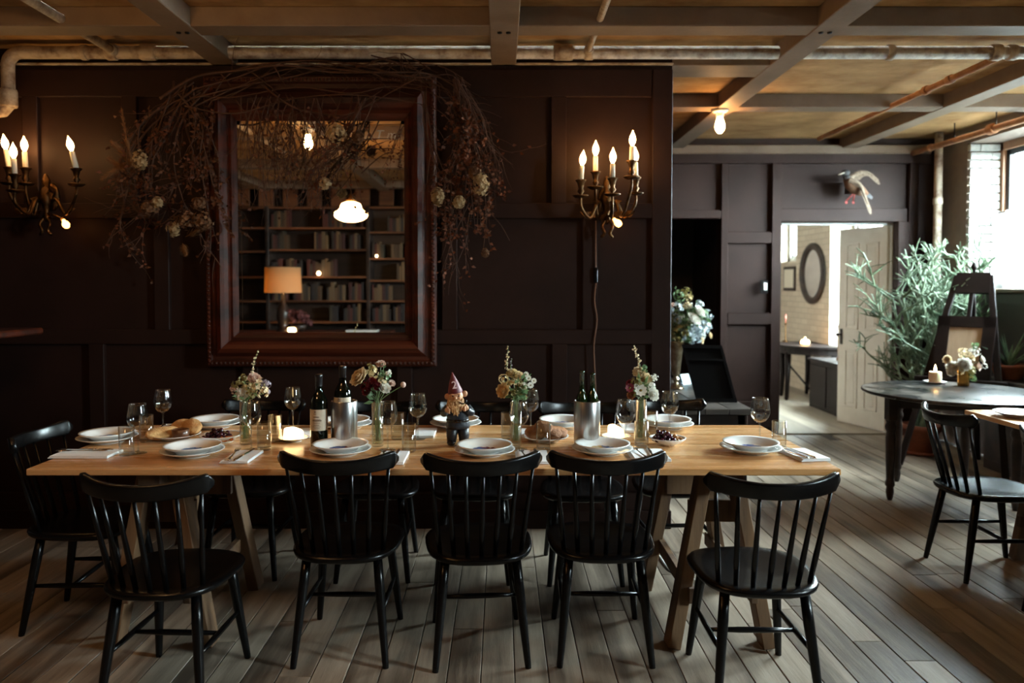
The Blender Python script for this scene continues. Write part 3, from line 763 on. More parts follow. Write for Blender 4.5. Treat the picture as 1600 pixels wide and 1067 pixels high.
# ============================================================ CANDLE SCONCES
def sconce(center, cands, bulb, label, Ys=4.33):
    c = at(center[0], center[1], WP); c.y = WP
    t = thing('candle_sconce', c, label, 'sconce', 'brass candle sconces on the dark wall')
    def Lc(p): return Vector(p) - c
    mb = MB()
    mb.lathe([(0, -.022), (.02, -.02), (.045, -.012), (.05, 0), (.045, .002)], 20, (0, 0, 0), Matrix.Rotation(radians(90), 3, 'X') @ Matrix.Scale(-1, 3, Vector((0, 0, 1))), sx=.9, sy=1.7)
    mb.build('backplate', M_BRASS, t)
    # cast body with leaves
    mb = MB(); by = -.06
    mb.lathe([(0, -.15), (.012, -.145), (.022, -.12), (.014, -.09), (.026, -.05), (.04, -.01), (.028, .03), (.016, .05), (.024, .075), (.02, .1), (.008, .125), (0, .13)], 14, (0, by, 0))
    mb.tube([(0, 0, -.02), (0, by, -.02)], .014, 10)
    rr = random.Random(int(center[0]))
    for k in range(12):
        a = rr.uniform(0, 2*pi); z = rr.uniform(-.11, .1)
        mb.leaf((.022*cos(a), by+.022*sin(a), z), (cos(a)*.6, sin(a)*.6, rr.choice((-1, 1))*.9), (cos(a), sin(a), 0), .06, .035, .5)
    for s_ in (-1, 1):
        mb.tube(spline([(0, by, -.11), (s_*.03, by-.02, -.16), (s_*.015, by-.02, -.2), (s_*.035, by-.01, -.225)], 4), [.009]*12+[.004], 8)
    mb.build('cast_body', M_BRASS, t)
    for (x, yc, yf, Y) in cands:
        top = Lc(at(x, yc, Y)); fl = Lc(at(x, yf, Y)) if not isinstance(yf, tuple) else Lc(at(yf[0], yf[1], Y))
        pan = top + Vector((0, 0, -.098))
        mb = MB()
        start = Vector((math.copysign(.03, top.x), by, -.03))
        mid = Vector((start.x + (pan.x-start.x)*.55, by + (pan.y-by)*.5, min(pan.z, 0) - .11)); low = Vector((pan.x*.97, pan.y, pan.z - .06))
        path = spline([start, start + (mid-start)*.4 + Vector((0, 0, .035)), mid, low, pan], 6)
        mb.tube(path, [.011 - .004*i/len(path) for i in range(len(path))], 8)
        mb.leaf(mid, (math.copysign(1, top.x), -.3, .6), (0, -1, .5), .07, .045, .5)
        mb.leaf(start, (math.copysign(1, top.x), -.4, .3), (0, -1, .5), .06, .04, .5)
        arm = mb.build('arm', M_BRASS, t)
        mb = MB(); mb.lathe([(0, -.004), (.03, -.002), (.046, .008), (.045, .012), (.03, .005), (.012, .006), (.01, .02), (.02, .034), (.012, .048), (.016, .062), (.02, .082), (.03, .092), (.031, .098), (.015, .098)], 18, pan)
        mb.build('drip_cup', M_BRASS, arm)
        d = (fl - top); d.normalize(); Lf = .088; Lc_ = (fl - top).length - Lf
        mb = MB(); mb.tube([top, top + d*Lc_*.95, top + d*Lc_], [.0145, .0135, .009], 12); mb.build('candle', M_WAX, arm)
        Mr = d.to_track_quat('Z', 'Y').to_matrix()
        mb = MB(); mb.lathe([(0, 0), (.008, .003), (.0155, .018), (.0185, .034), (.0155, .052), (.008, .068), (.003, .08), (0, .088)], 12, top + d*Lc_, Mr); mb.build('flame_bulb', M_FLAME, arm)
    b_ = Lc(at(bulb[0], bulb[1], 4.36))
    mb = MB(); s0 = Vector((.0, by, -.1)); mb.tube(spline([s0, (s0+b_)/2 + Vector((0, -.01, .015)), b_ + Vector((-.02, .005, .025))], 5), [.008]*10+[.013], 8)
    so = mb.build('socket_arm', M_BRASS, t)
    mb = MB(); d = Vector((.6, -.4, -.7)).normalized(); Mr = d.to_track_quat('Z', 'Y').to_matrix()
    mb.lathe([(0, -.03), (.009, -.028), (.011, -.015), (.019, 0), (.021, .012), (.015, .028), (0, .034)], 12, b_, Mr); mb.build('round_bulb', M_SMALLB, so)
    return t
M_SMALLB = emit('amber_bulb_glow', (1.0, .40, .09), 10.0)
sconce((946, 312), [(907.5, 281, (912, 234), 4.30), (930.5, 268, (931, 219), 4.38), (957, 278, (958, 230), 4.20), (987, 251, (989, 203), 4.22), (993.5, 277, (992.5, 229), 4.36)], (964, 347),
       'five-candle brass sconce on the dark wall right of the mirror')
sconce((82, 308), [(14, 261, (5, 209), 4.30), (23, 272, (20, 222), 4.2), (40, 262, (37, 212), 4.38), (119, 263, (106, 212), 4.30)], (102, 349),
       'brass candle sconce with leaning candles at the left of the mirror')
mb = MB(); pts = [at(931, y, WP-.012) for y in (345, 380, 420, 436)]; mb.tube(spline(pts, 4), .004, 6)
pts = [at(x, y, WP-.012) for x, y in ((932, 436), (929, 470), (933, 500), (928, 540), (930, 590), (932, 640), (931, 700))]; mb.tube(spline(pts, 4), .004, 6)
cd = mb.build('power_cord', mat('brown_cord', lin(120, 84, 62), .7))
tag(cd, 'thin brown cord dropping from the right sconce down the dark wall', 'cord')
mb = MB(); q = at(931, 430, WP-.014); mb.box(q, (.025, .022, .09), .006); mb.build('inline_switch', M_BLACK, cd)

# ============================================================ DRIED GARLAND over the mirror
rg = random.Random(21)
GY = MY - .13
g0 = at(500, 118, GY)
gar = thing('dried_garland', g0, 'garland of bare twigs, dried leaves and hydrangeas draped over the mirror', 'garland')
M_TWIG = mat('dry_twig', lin(62, 38, 24), .7, var=lin(84, 52, 32), vscale=20)
M_DLEAF = mat('dry_leaf', lin(112, 68, 38), .75, var=lin(74, 42, 24), vscale=14, transl=.2)
M_DLEAFR = mat('dry_red_leaf', lin(112, 60, 30), .75, var=lin(72, 36, 18), vscale=14, transl=.2)
M_HYD = mat('dried_hydrangea', lin(196, 172, 130), .8, var=lin(140, 110, 74), vscale=30, transl=.2)
M_HYDB = mat('brown_hydrangea', lin(124, 88, 56), .8, var=lin(92, 60, 38), vscale=30, transl=.2)
M_PLUME = mat('dry_plume_grass', lin(150, 104, 58), .8, var=lin(120, 80, 44), vscale=30)
twig = MB(); leafs = MB(); leafr = MB()
def gp(x, y, dy=0.0): return at(x, y, GY + dy) - g0
def branch(pts, r0, r1, tw=6, leaf=0, lm=None, seglen=26, wob=5, name='branch', lsize=.03):
    P = []
    for i, p in enumerate(pts):
        x, y = p[0], p[1]; dy = p[2] if len(p) > 2 else rg.uniform(-.06, .04)
        P.append(gp(x + rg.uniform(-wob, wob), y + rg.uniform(-wob, wob), dy))
    S = spline(P, 5); n = len(S)
    mb = MB(); mb.tube(S, [r0 + (r1-r0)*i/(n-1) for i in range(n)], 6); mb.build(name, M_TWIG, gar, recalc=False)
    for k in range(tw):
        i = rg.randrange(max(1, n//6), n-1); d = (S[min(i+1, n-1)] - S[i]).normalized()
        q = S[i]; L_ = rg.uniform(.06, .26); dr = (d + Vector((rg.uniform(-1, 1), rg.uniform(-.5, .3), rg.uniform(-1, .6)))*.8).normalized()
        T_ = [q]
        for j in range(4):
            dr = (dr + Vector((rg.uniform(-.3, .3), rg.uniform(-.2, .2), rg.uniform(-.4, .3)))).normalized(); q = q + dr*L_/4
            q.y = min(q.y, .10); T_.append(q.copy())
        twig.tube(T_, [r1*1.1, r1, r1*.8, r1*.6, r1*.35], 4, caps=False)
        if leaf:
            for j in range(1, 5):
                for _ in range(leaf):
                    (rg.random() < .55) and lm.leaf(T_[j] + Vector((rg.uniform(-.012, .012), rg.uniform(-.012, .006), rg.uniform(-.012, .012))), (rg.uniform(-1, 1), rg.uniform(-1, .2), rg.uniform(-1, .5)), (rg.uniform(-1, 1), -1, rg.uniform(-1, 1)), lsize*rg.uniform(.6, 1.2), lsize*.6, rg.uniform(-.3, .6))
    return S
# arch over the top of the frame
for k in range(7):
    y0 = rg.uniform(108, 165)
    branch([(rg.uniform(285, 330), rg.uniform(130, 190)), (370, y0+10), (450, y0-8), (540, y0-12), (630, y0-4), (rg.uniform(690, 720), y0+15), (rg.uniform(720, 745), y0+60)], .005, .002, 7, wob=15)
branch([(250, 150), (300, 118), (370, 112), (440, 100), (520, 112), (600, 108), (680, 120), (740, 150)], .008, .004, 6)
branch([(400, 130), (450, 165), (500, 181), (545, 178), (600, 150), (650, 122)], .0065, .004, 4)
for k in range(5):
    branch([(rg.uniform(480, 700), 108), (rg.uniform(520, 740), rg.uniform(85, 105)), (rg.uniform(560, 760), rg.uniform(100, 140))], .004, .002, 4)
# left bunch
for k in range(16):
    x1 = rg.uniform(185, 350); y1 = rg.uniform(250, 405)
    branch([(rg.uniform(270, 330), rg.uniform(125, 150)), (x1*.5+145+rg.uniform(-15, 15), 190), (x1*.85+40+rg.uniform(-15, 15), 250), (x1, y1*.6+110), (x1+rg.uniform(-20, 20), y1)], .006, .002, 10, 2 if k % 2 else 3, leafs if k % 3 else leafr)
for k in range(6):
    branch([(rg.uniform(240, 300), rg.uniform(260, 330)), (rg.uniform(210, 260), rg.uniform(300, 350)), (rg.uniform(160, 210), rg.uniform(300, 380))], .004, .0015, 4)
branch([(300, 330), (320, 370), (350, 420)], .004, .002, 5); branch([(250, 320), (230, 360), (212, 390)], .004, .0015, 3)
# strand of pale leaves down the left edge of the glass
S = branch([(338, 175), (330, 200), (326, 240), (333, 270), (340, 300), (345, 330), (357, 360), (360, 372)], .003, .002, 0)
for p in S:
    for _ in range(3): leafs.leaf(p, (rg.uniform(-1, 1), -.6, rg.uniform(-1, 1)), (rg.uniform(-1, 1), -1, 0), .026, .018, .4)
# twigs hanging in front of the glass
for k in range(24):
    x = rg.uniform(370, 520); 
    branch([(x+rg.uniform(-20, 20), 150), (x, 188, -.03), (x+rg.uniform(-8, 8), 230, -.04), (x+rg.uniform(-25, 25), rg.uniform(240, 330), -.04)], .0035, .0012, 7, 1 if k % 3 == 0 else 0, leafs)
for k in range(7):
    branch([(rg.uniform(540, 590), 150), (rg.uniform(530, 560), 205, -.04), (rg.uniform(490, 540), 250, -.05), (rg.uniform(470, 520), rg.uniform(270, 330), -.05)], .0045, .0018, 7, 2 if k % 2 else 0, leafr)
branch([(490, 245, -.05), (530, 225, -.05), (575, 222, -.05), (610, 212, -.05)], .005, .002, 4)
branch([(545, 260, -.05), (575, 235, -.05), (600, 218, -.05)], .004, .002, 2)
branch([(484, 285, -.05), (495, 255, -.05), (530, 228, -.05)], .004, .002, 2)
for k in range(4):
    branch([(628, 195, -.05), (622, 215, -.05), (612, 235, -.05)], .002, .001, 3, 2, leafr, wob=4, lsize=.02)
# right hanging bunch
for k in range(14):
    x1 = rg.uniform(690, 768); y1 = rg.uniform(280, 410)
    branch([(rg.uniform(705, 725), 125), (rg.uniform(712, 735), 175), (x1*.5+362, 230), (x1, 280), (x1+rg.uniform(-12, 10), y1)], .005, .0015, 9, 5 if k % 2 else 3, leafr if k % 3 else leafs)
for k in range(10):
    branch([(rg.uniform(710, 730), 140), (rg.uniform(740, 755), 180), (rg.uniform(760, 775), 225), (rg.uniform(760, 805), rg.uniform(240, 290))], .0035, .0012, 3, 1 if k % 2 else 0, leafr)
for k in range(4):
    branch([(rg.uniform(650, 665), 140), (rg.uniform(665, 672), 200), (rg.uniform(675, 690), 255), (rg.uniform(700, 712), 285)], .004, .002, 4)
for k in range(6):
    branch([(rg.uniform(700, 735), 320), (rg.uniform(695, 740), 370), (rg.uniform(685, 740), 430)], .0028, .001, 4, 1, leafr)
branch([(765, 330), (785, 352), (798, 376)], .002, .001, 0)
tag(twig.build('twig_cluster', M_TWIG, gar, recalc=False), kind='stuff')
tag(leafs.build('dry_leaf_cluster', M_DLEAF, gar, recalc=False), kind='stuff')
tag(leafr.build('red_leaf_cluster', M_DLEAFR, gar, recalc=False), kind='stuff')
def hydrangea(x, y, rx, ry, m, Yo=-.11, n=80):
    c = gp(x, y, Yo); s = GY / F_PX
    mb = MB(); rx *= .92; ry *= .92
    for k in range(n):
        a = rg.uniform(0, 2*pi); u = rg.uniform(-1, 1); w = sqrt(1-u*u)
        nd = Vector((w*cos(a), -abs(w*sin(a)), u)); q_ = rg.uniform(.45, 1.08); p = c + Vector((nd.x*rx*s, nd.y*rx*s*.8, nd.z*ry*s))*q_
        t1 = nd.orthogonal().normalized(); t2 = nd.cross(t1); a0 = rg.uniform(0, 1.6)
        for j in range(4):
            d = t1*cos(a0+j*pi/2) + t2*sin(a0+j*pi/2) + nd*.35
            mb.leaf(p, d, nd, .0145, .0125, .2)
    mb.build('hydrangea_head', m, gar, recalc=False)
for h in ((219, 250, 13, 17, M_HYD), (232, 325, 11, 13, M_HYDB), (246, 316, 8, 8, M_HYD), (292, 345, 20, 16, M_HYDB), (272, 356, 12, 14, M_HYD), (318, 345, 18, 16, M_HYDB), (526, 207, 17, 16, M_HYD), (508, 287, 9, 9, M_HYD),
          (751, 287, 14, 22, M_HYD), (717, 316, 9, 10, M_HYD), (684, 307, 11, 15, M_HYD), (758, 395, 5, 6, M_HYDB), (742, 270, 9, 10, M_HYDB), (560, 215, 10, 10, M_HYDB), (310, 318, 12, 10, M_HYDB)):
    hydrangea(*h[:5])
for (xa, ya, xb, yb, w) in ((205, 255, 190, 172, 7), (205, 250, 162, 278, 9), (212, 262, 178, 225, 11), (200, 270, 172, 250, 9), (290, 370, 330, 350, 9), (285, 380, 290, 395, 9)):
    mb = MB(); A = gp(xa, ya, -.04); B = gp(xb, yb, -.06); d = (B-A).normalized()
    mb.tube([A, A.lerp(B, .5), B], [.002, .0015, .0008], 4)
    for k in range(150):
        f = rg.random(); p = A.lerp(B, f); o = Vector((rg.uniform(-1, 1), rg.uniform(-1, .5), rg.uniform(-1, 1)))
        mb.leaf(p, d*1.3 + o*.8, o, w*.0036*2.2*(1-.6*f), .003, .2)
    mb.build('grass_plume', M_PLUME, gar, recalc=False)

# ============================================================ TABLEWARE
def print_mat(name, c1, c2):
    m = bpy.data.materials.new(name); m.use_nodes = True; N = m.node_tree.nodes; L = m.node_tree.links; b = N['Principled BSDF']
    b.inputs['Roughness'].default_value = .14
    tc = N.new('ShaderNodeTexCoord'); ln = N.new('ShaderNodeVectorMath'); ln.operation = 'LENGTH'
    mp = N.new('ShaderNodeMapping'); mp.inputs['Scale'].default_value = (1, 1, 0); L.new(tc.outputs['Object'], mp.inputs['Vector']); L.new(mp.outputs[0], ln.inputs[0])
    rr = N.new('ShaderNodeMapRange'); rr.inputs['From Min'].default_value = .066; rr.inputs['From Max'].default_value = .035; L.new(ln.outputs['Value'], rr.inputs['Value'])
    nz = N.new('ShaderNodeTexNoise'); nz.inputs['Scale'].default_value = 42; L.new(tc.outputs['Object'], nz.inputs['Vector'])
    mu = N.new('ShaderNodeMath'); mu.operation = 'MULTIPLY'; L.new(rr.outputs[0], mu.inputs[0]); L.new(nz.outputs['Fac'], mu.inputs[1])
    th = N.new('ShaderNodeMapRange'); th.inputs['From Min'].default_value = .27; th.inputs['From Max'].default_value = .36; L.new(mu.outputs[0], th.inputs['Value'])
    n2 = N.new('ShaderNodeTexNoise'); n2.inputs['Scale'].default_value = 30; L.new(tc.outputs['Object'], n2.inputs['Vector'])
    cr = N.new('ShaderNodeValToRGB'); e = cr.color_ramp.elements; e[0].position = .45; e[1].position = .55; e[0].color = (*c1, 1); e[1].color = (*c2, 1); L.new(n2.outputs['Fac'], cr.inputs['Fac'])
    mx = N.new('ShaderNodeMix'); mx.data_type = 'RGBA'; L.new(th.outputs[0], mx.inputs[0]); mx.inputs[6].default_value = (*lin(232, 230, 226), 1); L.new(cr.outputs[0], mx.inputs[7])
    L.new(mx.outputs[2], b.inputs['Base Color']); return m
PR_B = print_mat('blue_flower_print', lin(60, 80, 140), lin(120, 140, 170)); PR_R = print_mat('red_picture_print', lin(120, 50, 40), lin(80, 90, 130)); PR_G = print_mat('multicolour_print', lin(70, 100, 150), lin(170, 140, 90))
def plate_mesh(name, R, m, deep=1.0):
    mb = MB(); d = deep
    mb.lathe([(0, .004), (R*.6, .004), (R*.72, .012*d), (R*.9, .018*d), (R*.99, .023*d), (R, .0245*d), (R*.995, .026*d), (R*.9, .0215*d), (R*.74, .0165*d), (R*.62, .0085), (0, .0075)], 48)
    mb.lathe([(R*.5, .004), (R*.52, 0), (R*.56, 0), (R*.57, .005)], 40)
    return mb
def plate(name, x, y, R, m, label, cat='plate', group=None, zoff=0, px=True, deep=1.0):
    p = atz(x, y, TZ) if px else Vector((x, y, TZ))
    o = plate_mesh(name, R, m, deep).build(name, m, None, (p.x, p.y, TZ + .0005 + zoff)); o.rotation_euler = (0, 0, random.uniform(0, 6))
    return tag(o, label, cat, group)
GP = 'dinner plates stacked in pairs on the long table'
SET = [(301, 711, 'nearest the left end on the near side', PR_B), (532, 709, 'before the wine bottle on the near side', PR_R), (757, 710, 'before the gnome on the near side', PR_R), (941, 708, 'before the two-bottle steel cooler', PR_G), (1173, 706, 'at the right end of the table', PR_B),
       (168, 690, 'at the left head of the table', PR_R), (336, 667, 'on the wall side by the left vase', PR_B), (541, 668, 'half hidden behind the first steel cooler', PR_R), (712, 667, 'on the wall side behind the gnome', PR_B), (879, 668, 'on the wall side behind the bread plate', PR_B), (1043, 668, 'on the wall side behind the grapes', PR_R)]
for i, (x, y, w, pm) in enumerate(SET):
    plate('dinner_plate', x, y, .126, M_PORC, 'large white under plate ' + w, group=GP)
    plate('salad_plate', x, y, .114, pm, 'small printed white plate stacked ' + w, group=GP, zoff=.0135, deep=1.25)
p = atz(1592, 651, TZ)
plate('dinner_plate', 1592, 651, .12, M_PORC, 'white plate on the pine table at the right edge')

# napkins, forks, knives
def napkin(x, y, W, D, rz, label):
    p = atz(x, y, TZ); t = thing('folded_napkin', (p.x, p.y, TZ+.0005), label, 'napkin', 'folded white napkins on the long table', radians(rz))
    for i in range(3):
        mb = MB(); s = .004*i; nx = 6; vs = []; fs = []
        mb.box((s*.5, -s*.3, .002+.0038*i), (W-s, D-s, .0036), .0016); mb.build('fold', M_LINEN, t)
    return t
def fork_mb():
    mb = MB()
    mb.tube([(0, -.1, .0025), (0, -.085, .003), (0, -.02, .004), (0, .03, .006), (0, .05, .006)], [.004, .0075, .004, .0035, .006], 8, flat=.4)
    mb.box((0, .056, .006), (.021, .02, .0022), .001)
    for k in range(4): mb.tube([((k-1.5)*.0058, .062, .006), ((k-1.5)*.0058, .085, .0055), ((k-1.5)*.0056, .102, .008)], [.002, .0018, .0008], 6)
    return mb
def knife_mb():
    mb = MB(); mb.tube([(0, -.115, .003), (0, -.1, .004), (0, -.02, .004), (0, -.01, .0035)], [.004, .0075, .006, .005], 8, flat=.5)
    mb.prism([(-.004, -.012), (.005, -.012), (.008, .02), (.008, .08), (.002, .112), (-.004, .105)], .0022, .0042, 'z'); return mb
FK = fork_mb().build('fork', M_CHROME); KN = knife_mb().build('dinner_knife', M_CHROME); cut = [0]
def cutlery(x, y, rz, where, spread=.022, off=(0, 0)):
    p = atz(x, y, TZ); a = radians(rz); z = TZ + .0125
    for proto, s, nm in ((FK, -1, 'fork'), (KN, 1, 'knife')):
        o = proto if cut[0] == 0 else proto.copy()
        if cut[0]: col.objects.link(o)
        o.location = (p.x + s*spread*cos(a), p.y + s*spread*sin(a), z); o.rotation_euler = (0, 0, a + s*radians(-5))
        tag(o, 'silver %s lying on the napkin %s' % (nm, where), nm, 'forks and knives on the napkins')
    cut[0] += 1
NAP = [(378, 715.5, .115, .2, 0, 'beside the left near-side plates'), (612, 717, .12, .21, 0, 'right of the plates before the wine bottle'), (831, 716, .13, .21, 0, 'right of the plates before the gnome'), (1012, 713, .15, .2, 0, 'before the last vase, part hidden by a chair'), (1254, 712.5, .125, .2, 8, 'at the right end of the table')]
for (x, y, W, D, rz, w) in NAP:
    napkin(x, y, W, D, rz, 'folded white napkin ' + w); cutlery(x - (4 if x < 1200 else 13), y, rz + (3 if x < 1200 else 10), w)
napkin(135, 711, .24, .135, 0, 'folded white napkin at the left head of the table'); cutlery(132, 709, 92, 'at the left head of the table', .016)
napkin(252, 672, .065, .22, 4, 'narrow white napkin behind the bread plate'); cutlery(255, 673, 5, 'behind the bread plate', .012)
napkin(476, 678, .11, .2, 0, 'white napkin behind the left glowing candle'); napkin(664, 678, .1, .2, 0, 'white napkin behind the wine glass near the gnome')
napkin(820, 678, .1, .18, 0, 'white napkin behind the third vase'); napkin(984, 670, .1, .2, 0, 'white napkin behind the right glowing candle')

# wine glasses
def make_glass():
    t = thing('wine_glass', (0, 0, 0), '', 'glass')
    mb = MB(); mb.lathe([(0, .0965), (.008, .098), (.024, .106), (.036, .121), (.0415, .14), (.0415, .152), (.0385, .175), (.034, .198), (.0333, .205), (.0325, .205), (.0333, .196), (.0375, .175), (.0404, .151), (.0404, .141), (.0352, .1225), (.0235, .1085), (0, .099)], 32); mb.build('bowl', M_GLASS, t)
    mb = MB(); mb.lathe([(.0055, .006), (.0036, .014), (.0034, .06), (.004, .085), (.0075, .0965)], 14); mb.build('stem', M_GLASSS, t)
    mb = MB(); mb.lathe([(0, 0), (.034, 0), (.0345, .0015), (.02, .0035), (.007, .006), (.004, .012)], 28); mb.build('foot', M_GLASSS, t)
    return t
M_GLASSS = thin_glass('solid_clear_glass', (.93, .95, .94), .10, .03, 1.52)
def make_tumbler(h=.118, r=.0305):
    t = thing('water_glass', (0, 0, 0), '', 'glass')
    mb = MB(); mb.lathe([(r*.93, .004), (r*.95, .01), (r, h), (r*.965, h+.0005), (r*.93, .014), (0, .012)], 28); mb.build('wall', M_GLASS, t)
    mb = MB(); mb.lathe([(0, 0), (r*.85, 0), (r*.93, .004), (r*.93, .009), (0, .011)], 24); mb.build('base', M_GLASSS, t)
    return t
wg = make_glass(); wt = make_tumbler()
WG = [(216, 708, 'leftmost wine glass, beside the left end napkin'), (255, 677, 'wine glass standing behind the bread plate at left'), (393, 703, 'wine glass in front of the leftmost flower vase'), (458, 672, 'wine glass directly behind the left glowing candle'), (606, 703, 'wine glass in front of the cream and red flowers'), (653, 686, 'wine glass just left of the gnome figurine'),
      (811, 702, 'wine glass in front of the peach flower vase'), (829, 676, 'wine glass behind the peach flower vase, near the bread'), (977, 699, 'wine glass between the right candle and the last vase'), (1046, 681, 'wine glass behind the bowl of grapes'), (1187, 695, 'rightmost wine glass, alone behind the end plates')]
for i, (x, y, lb) in enumerate(WG):
    p = atz(x, y, TZ); place(wg, i > 0, (p.x, p.y, TZ+.0004), random.uniform(0, 6), lb, 'wine glasses on the long table')
WT = [(198, 711, 'water glass at left in front of the end plates'), (229, 690, 'water glass behind the leftmost wine glass'), (413, 703, 'water glass by the left candle, nearer of the two'), (430, 690, 'water glass by the left candle, farther of the two'), (639, 706, 'water glass before the gnome, nearer of the two'), (621, 686, 'water glass between cream-red flowers and gnome, farther back'),
      (793, 685, 'water glass left of the peach flower vase'), (849, 704, 'water glass in front of the plate of brown bread'), (1002, 701, 'water glass in front of the rightmost vase'), (1017, 682, 'water glass behind the grapes, left of a wine glass'), (1217, 701, 'rightmost water glass beside the end napkin')]
for i, (x, y, lb) in enumerate(WT):
    p = atz(x, y, TZ); place(wt, i > 0, (p.x, p.y, TZ+.0004), random.uniform(0, 6), lb, 'straight water glasses on the long table')

# ---- bottles and coolers
def bottle(loc, label, m, lab=True, h=1.0, lz=(.075, .165)):
    t = thing('wine_bottle', loc, label, 'bottle', 'wine bottles on the long table')
    mb = MB(); mb.lathe([(0, .004), (.02, 0), (.034, 0), (.037, .008), (.0372, .185), (.035, .203), (.026, .222), (.0165, .24), (.0145, .255), (.014, .296), (.0155, .297), (.0155, .308), (.0145, .31), (0, .31)], 32); mb.build('glass_body', m, t)
    mb = MB(); mb.lathe([(.0152, .262), (.0152, .296), (.0165, .298), (.0165, .309), (.015, .312), (0, .312)], 20); mb.build('capsule', mat('black_foil', lin(22, 18, 18), .35), t)
    if lab:
        mb = MB(); vs = []; fs = []; n = 18; r = .0376
        for k in range(n+1):
            a = radians(-90 - 75 + 150*k/n)
            vs += [(r*cos(a), r*sin(a), lz[0]), (r*cos(a), r*sin(a), lz[1])]
        for k in range(n): fs.append([2*k, 2*k+2, 2*k+3, 2*k+1])
        mb.add(vs, fs, True); lb = mb.build('label', mat('cream_label', lin(206, 190, 166), .6, var=lin(190, 172, 148), vscale=20), t, recalc=False)
        mb = MB(); rr = random.Random(4); r = .0379
        for zf, x0, x1, hh in ((.86, -20, -8, .006), (.78, -24, -6, .003), (.62, -25, 12, .005), (.52, -30, 20, .002), (.45, -32, 28, .005), (.36, -28, 18, .002), (.26, -26, 10, .0022), (.18, -30, 24, .002), (.1, -18, 16, .002)):
            a = x0
            while a < x1:
                b_ = a + rr.uniform(1.5, 4); z = lz[0] + (lz[1]-lz[0])*zf
                q = [(r*cos(radians(-90+t_)), r*sin(radians(-90+t_)), zz) for t_, zz in ((a, z), (b_, z), (b_, z+hh), (a, z+hh))]
                mb.add(q, [[0, 1, 2, 3]]); a = b_ + .9
        mb.build('label_print', mat('label_ink', lin(90, 70, 58), .7), lb, recalc=False)
    return t
p = atz(499, 698, TZ); bottle((p.x, p.y, TZ+.0005), 'dark wine bottle with a cream label left of the first cooler', M_BOTTLE)
def cooler(x, y, label):
    p = atz(x, y, TZ); t = thing('wine_cooler', (p.x, p.y, TZ+.0005), label, 'wine cooler', 'brushed steel wine coolers')
    mb = MB(); mb.lathe([(0, 0), (.053, 0), (.056, .003), (.0565, .194), (.055, .197), (.051, .197), (.050, .19), (.050, .01), (0, .009)], 48); mb.build('cylinder', M_STEEL, t)
    return p
p = cooler(538, 697, 'brushed steel wine cooler holding one labelled dark bottle')
bottle((p.x-.005, p.y, TZ+.035), 'dark bottle standing inside the left steel cooler', M_BOTTLE, lz=(.115, .18))
p = cooler(917, 697, 'brushed steel wine cooler holding two green bottles')
MBs = MB()
def slim(loc, label, h):
    t = thing('wine_bottle', loc, label, 'bottle', 'wine bottles on the long table')
    mb = MB(); mb.lathe([(0, .004), (.018, 0), (.0245, .004), (.0245, .19), (.022, .205), (.0135, .225), (.0105, .24), (.0095, h-.012), (.0115, h-.011), (.0115, h), (0, h)], 24); mb.build('glass_body', M_GREENB, t)
slim((p.x-.0235, p.y-.006, TZ+.012), 'green bottle at left inside the two-bottle cooler', .315); slim((p.x+.024, p.y+.01, TZ+.012), 'green bottle at right inside the two-bottle cooler', .303)

# ---- candles on saucers
def candle(x, y, r, h, label, lean=.3):
    p = atz(x, y, TZ)
    o = plate_mesh('saucer', .066, M_PORC, .7).build('saucer', M_PORC, None, (p.x, p.y, TZ+.0005)); tag(o, 'small white saucer under the ' + label, 'saucer', 'saucers under the lit candles')
    t = thing('lit_candle', (p.x, p.y, TZ+.0085), label, 'candle', 'glowing candles on the long table')
    mb = MB(); n = 24; vs = []; fs = []; rr = random.Random(int(x))
    prof = [(1.0, 0), (1.03, .2), (1.0, .6), (.98, .85), (.9, .97), (.6, 1.0), (.2, .9), (0, .88)]
    for i, (f, z) in enumerate(prof):
        for k in range(n):
            a = 2*pi*k/n; tilt = 1 - lean*max(0, cos(a-.2))*(z > .5)*f*.8
            vs.append((r*f*cos(a)*(1+.04*sin(3*a+x)), r*f*sin(a), h*z*tilt))
    for i in range(len(prof)-1):
        for k in range(n): fs.append([i*n+k, i*n+(k+1) % n, (i+1)*n+(k+1) % n, (i+1)*n+k])
    mb.add(vs, fs, True); mb.build('wax', M_WAXLIT, t)
candle(458.5, 689, .043, .05, 'melted glowing candle left of the wine bottle', .35)
candle(962, 686, .036, .056, 'melted glowing candle right of the two-bottle cooler', .45)

# ---- food
M_BREAD = mat('bread_crust', lin(178, 122, 66), .8, var=lin(214, 170, 112), vscale=22, bump=.6, bscale=60)
M_BREADB = mat('brown_bread', lin(120, 74, 40), .8, var=lin(150, 98, 56), vscale=26, bump=.7, bscale=70)
def slice_(loc, size, rot, m, label, group):
    mb = MB(); n = 20; vs = []; fs = []
    for z in (-.5, -.3, .3, .5):
        for k in range(n):
            a = 2*pi*k/n; e = .75; f = .93 if abs(z) > .4 else 1
            vs.append((math.copysign(abs(cos(a))**e, cos(a))*size[0]*f*(1+.06*sin(5*a+loc[0]*40)), math.copysign(abs(sin(a))**e, sin(a))*size[1]*f*(1+.06*cos(4*a)), z*size[2]))
    for i in range(3):
        for k in range(n): fs.append([i*n+k, i*n+(k+1) % n, (i+1)*n+(k+1) % n, (i+1)*n+k])
    fs.append(list(range(n))[::-1]); fs.append([3*n+k for k in range(n)])
    mb.add(vs, fs, True); o = mb.build('bread_slice', m, None, loc); o.rotation_euler = rot; return tag(o, label, 'bread', group)
GF = 'serving plates of food on the long table'
p = atz(275, 686, TZ); plate('serving_plate', 275, 686, .107, M_PORC, 'white plate of bread and spread at the left', group=GF)
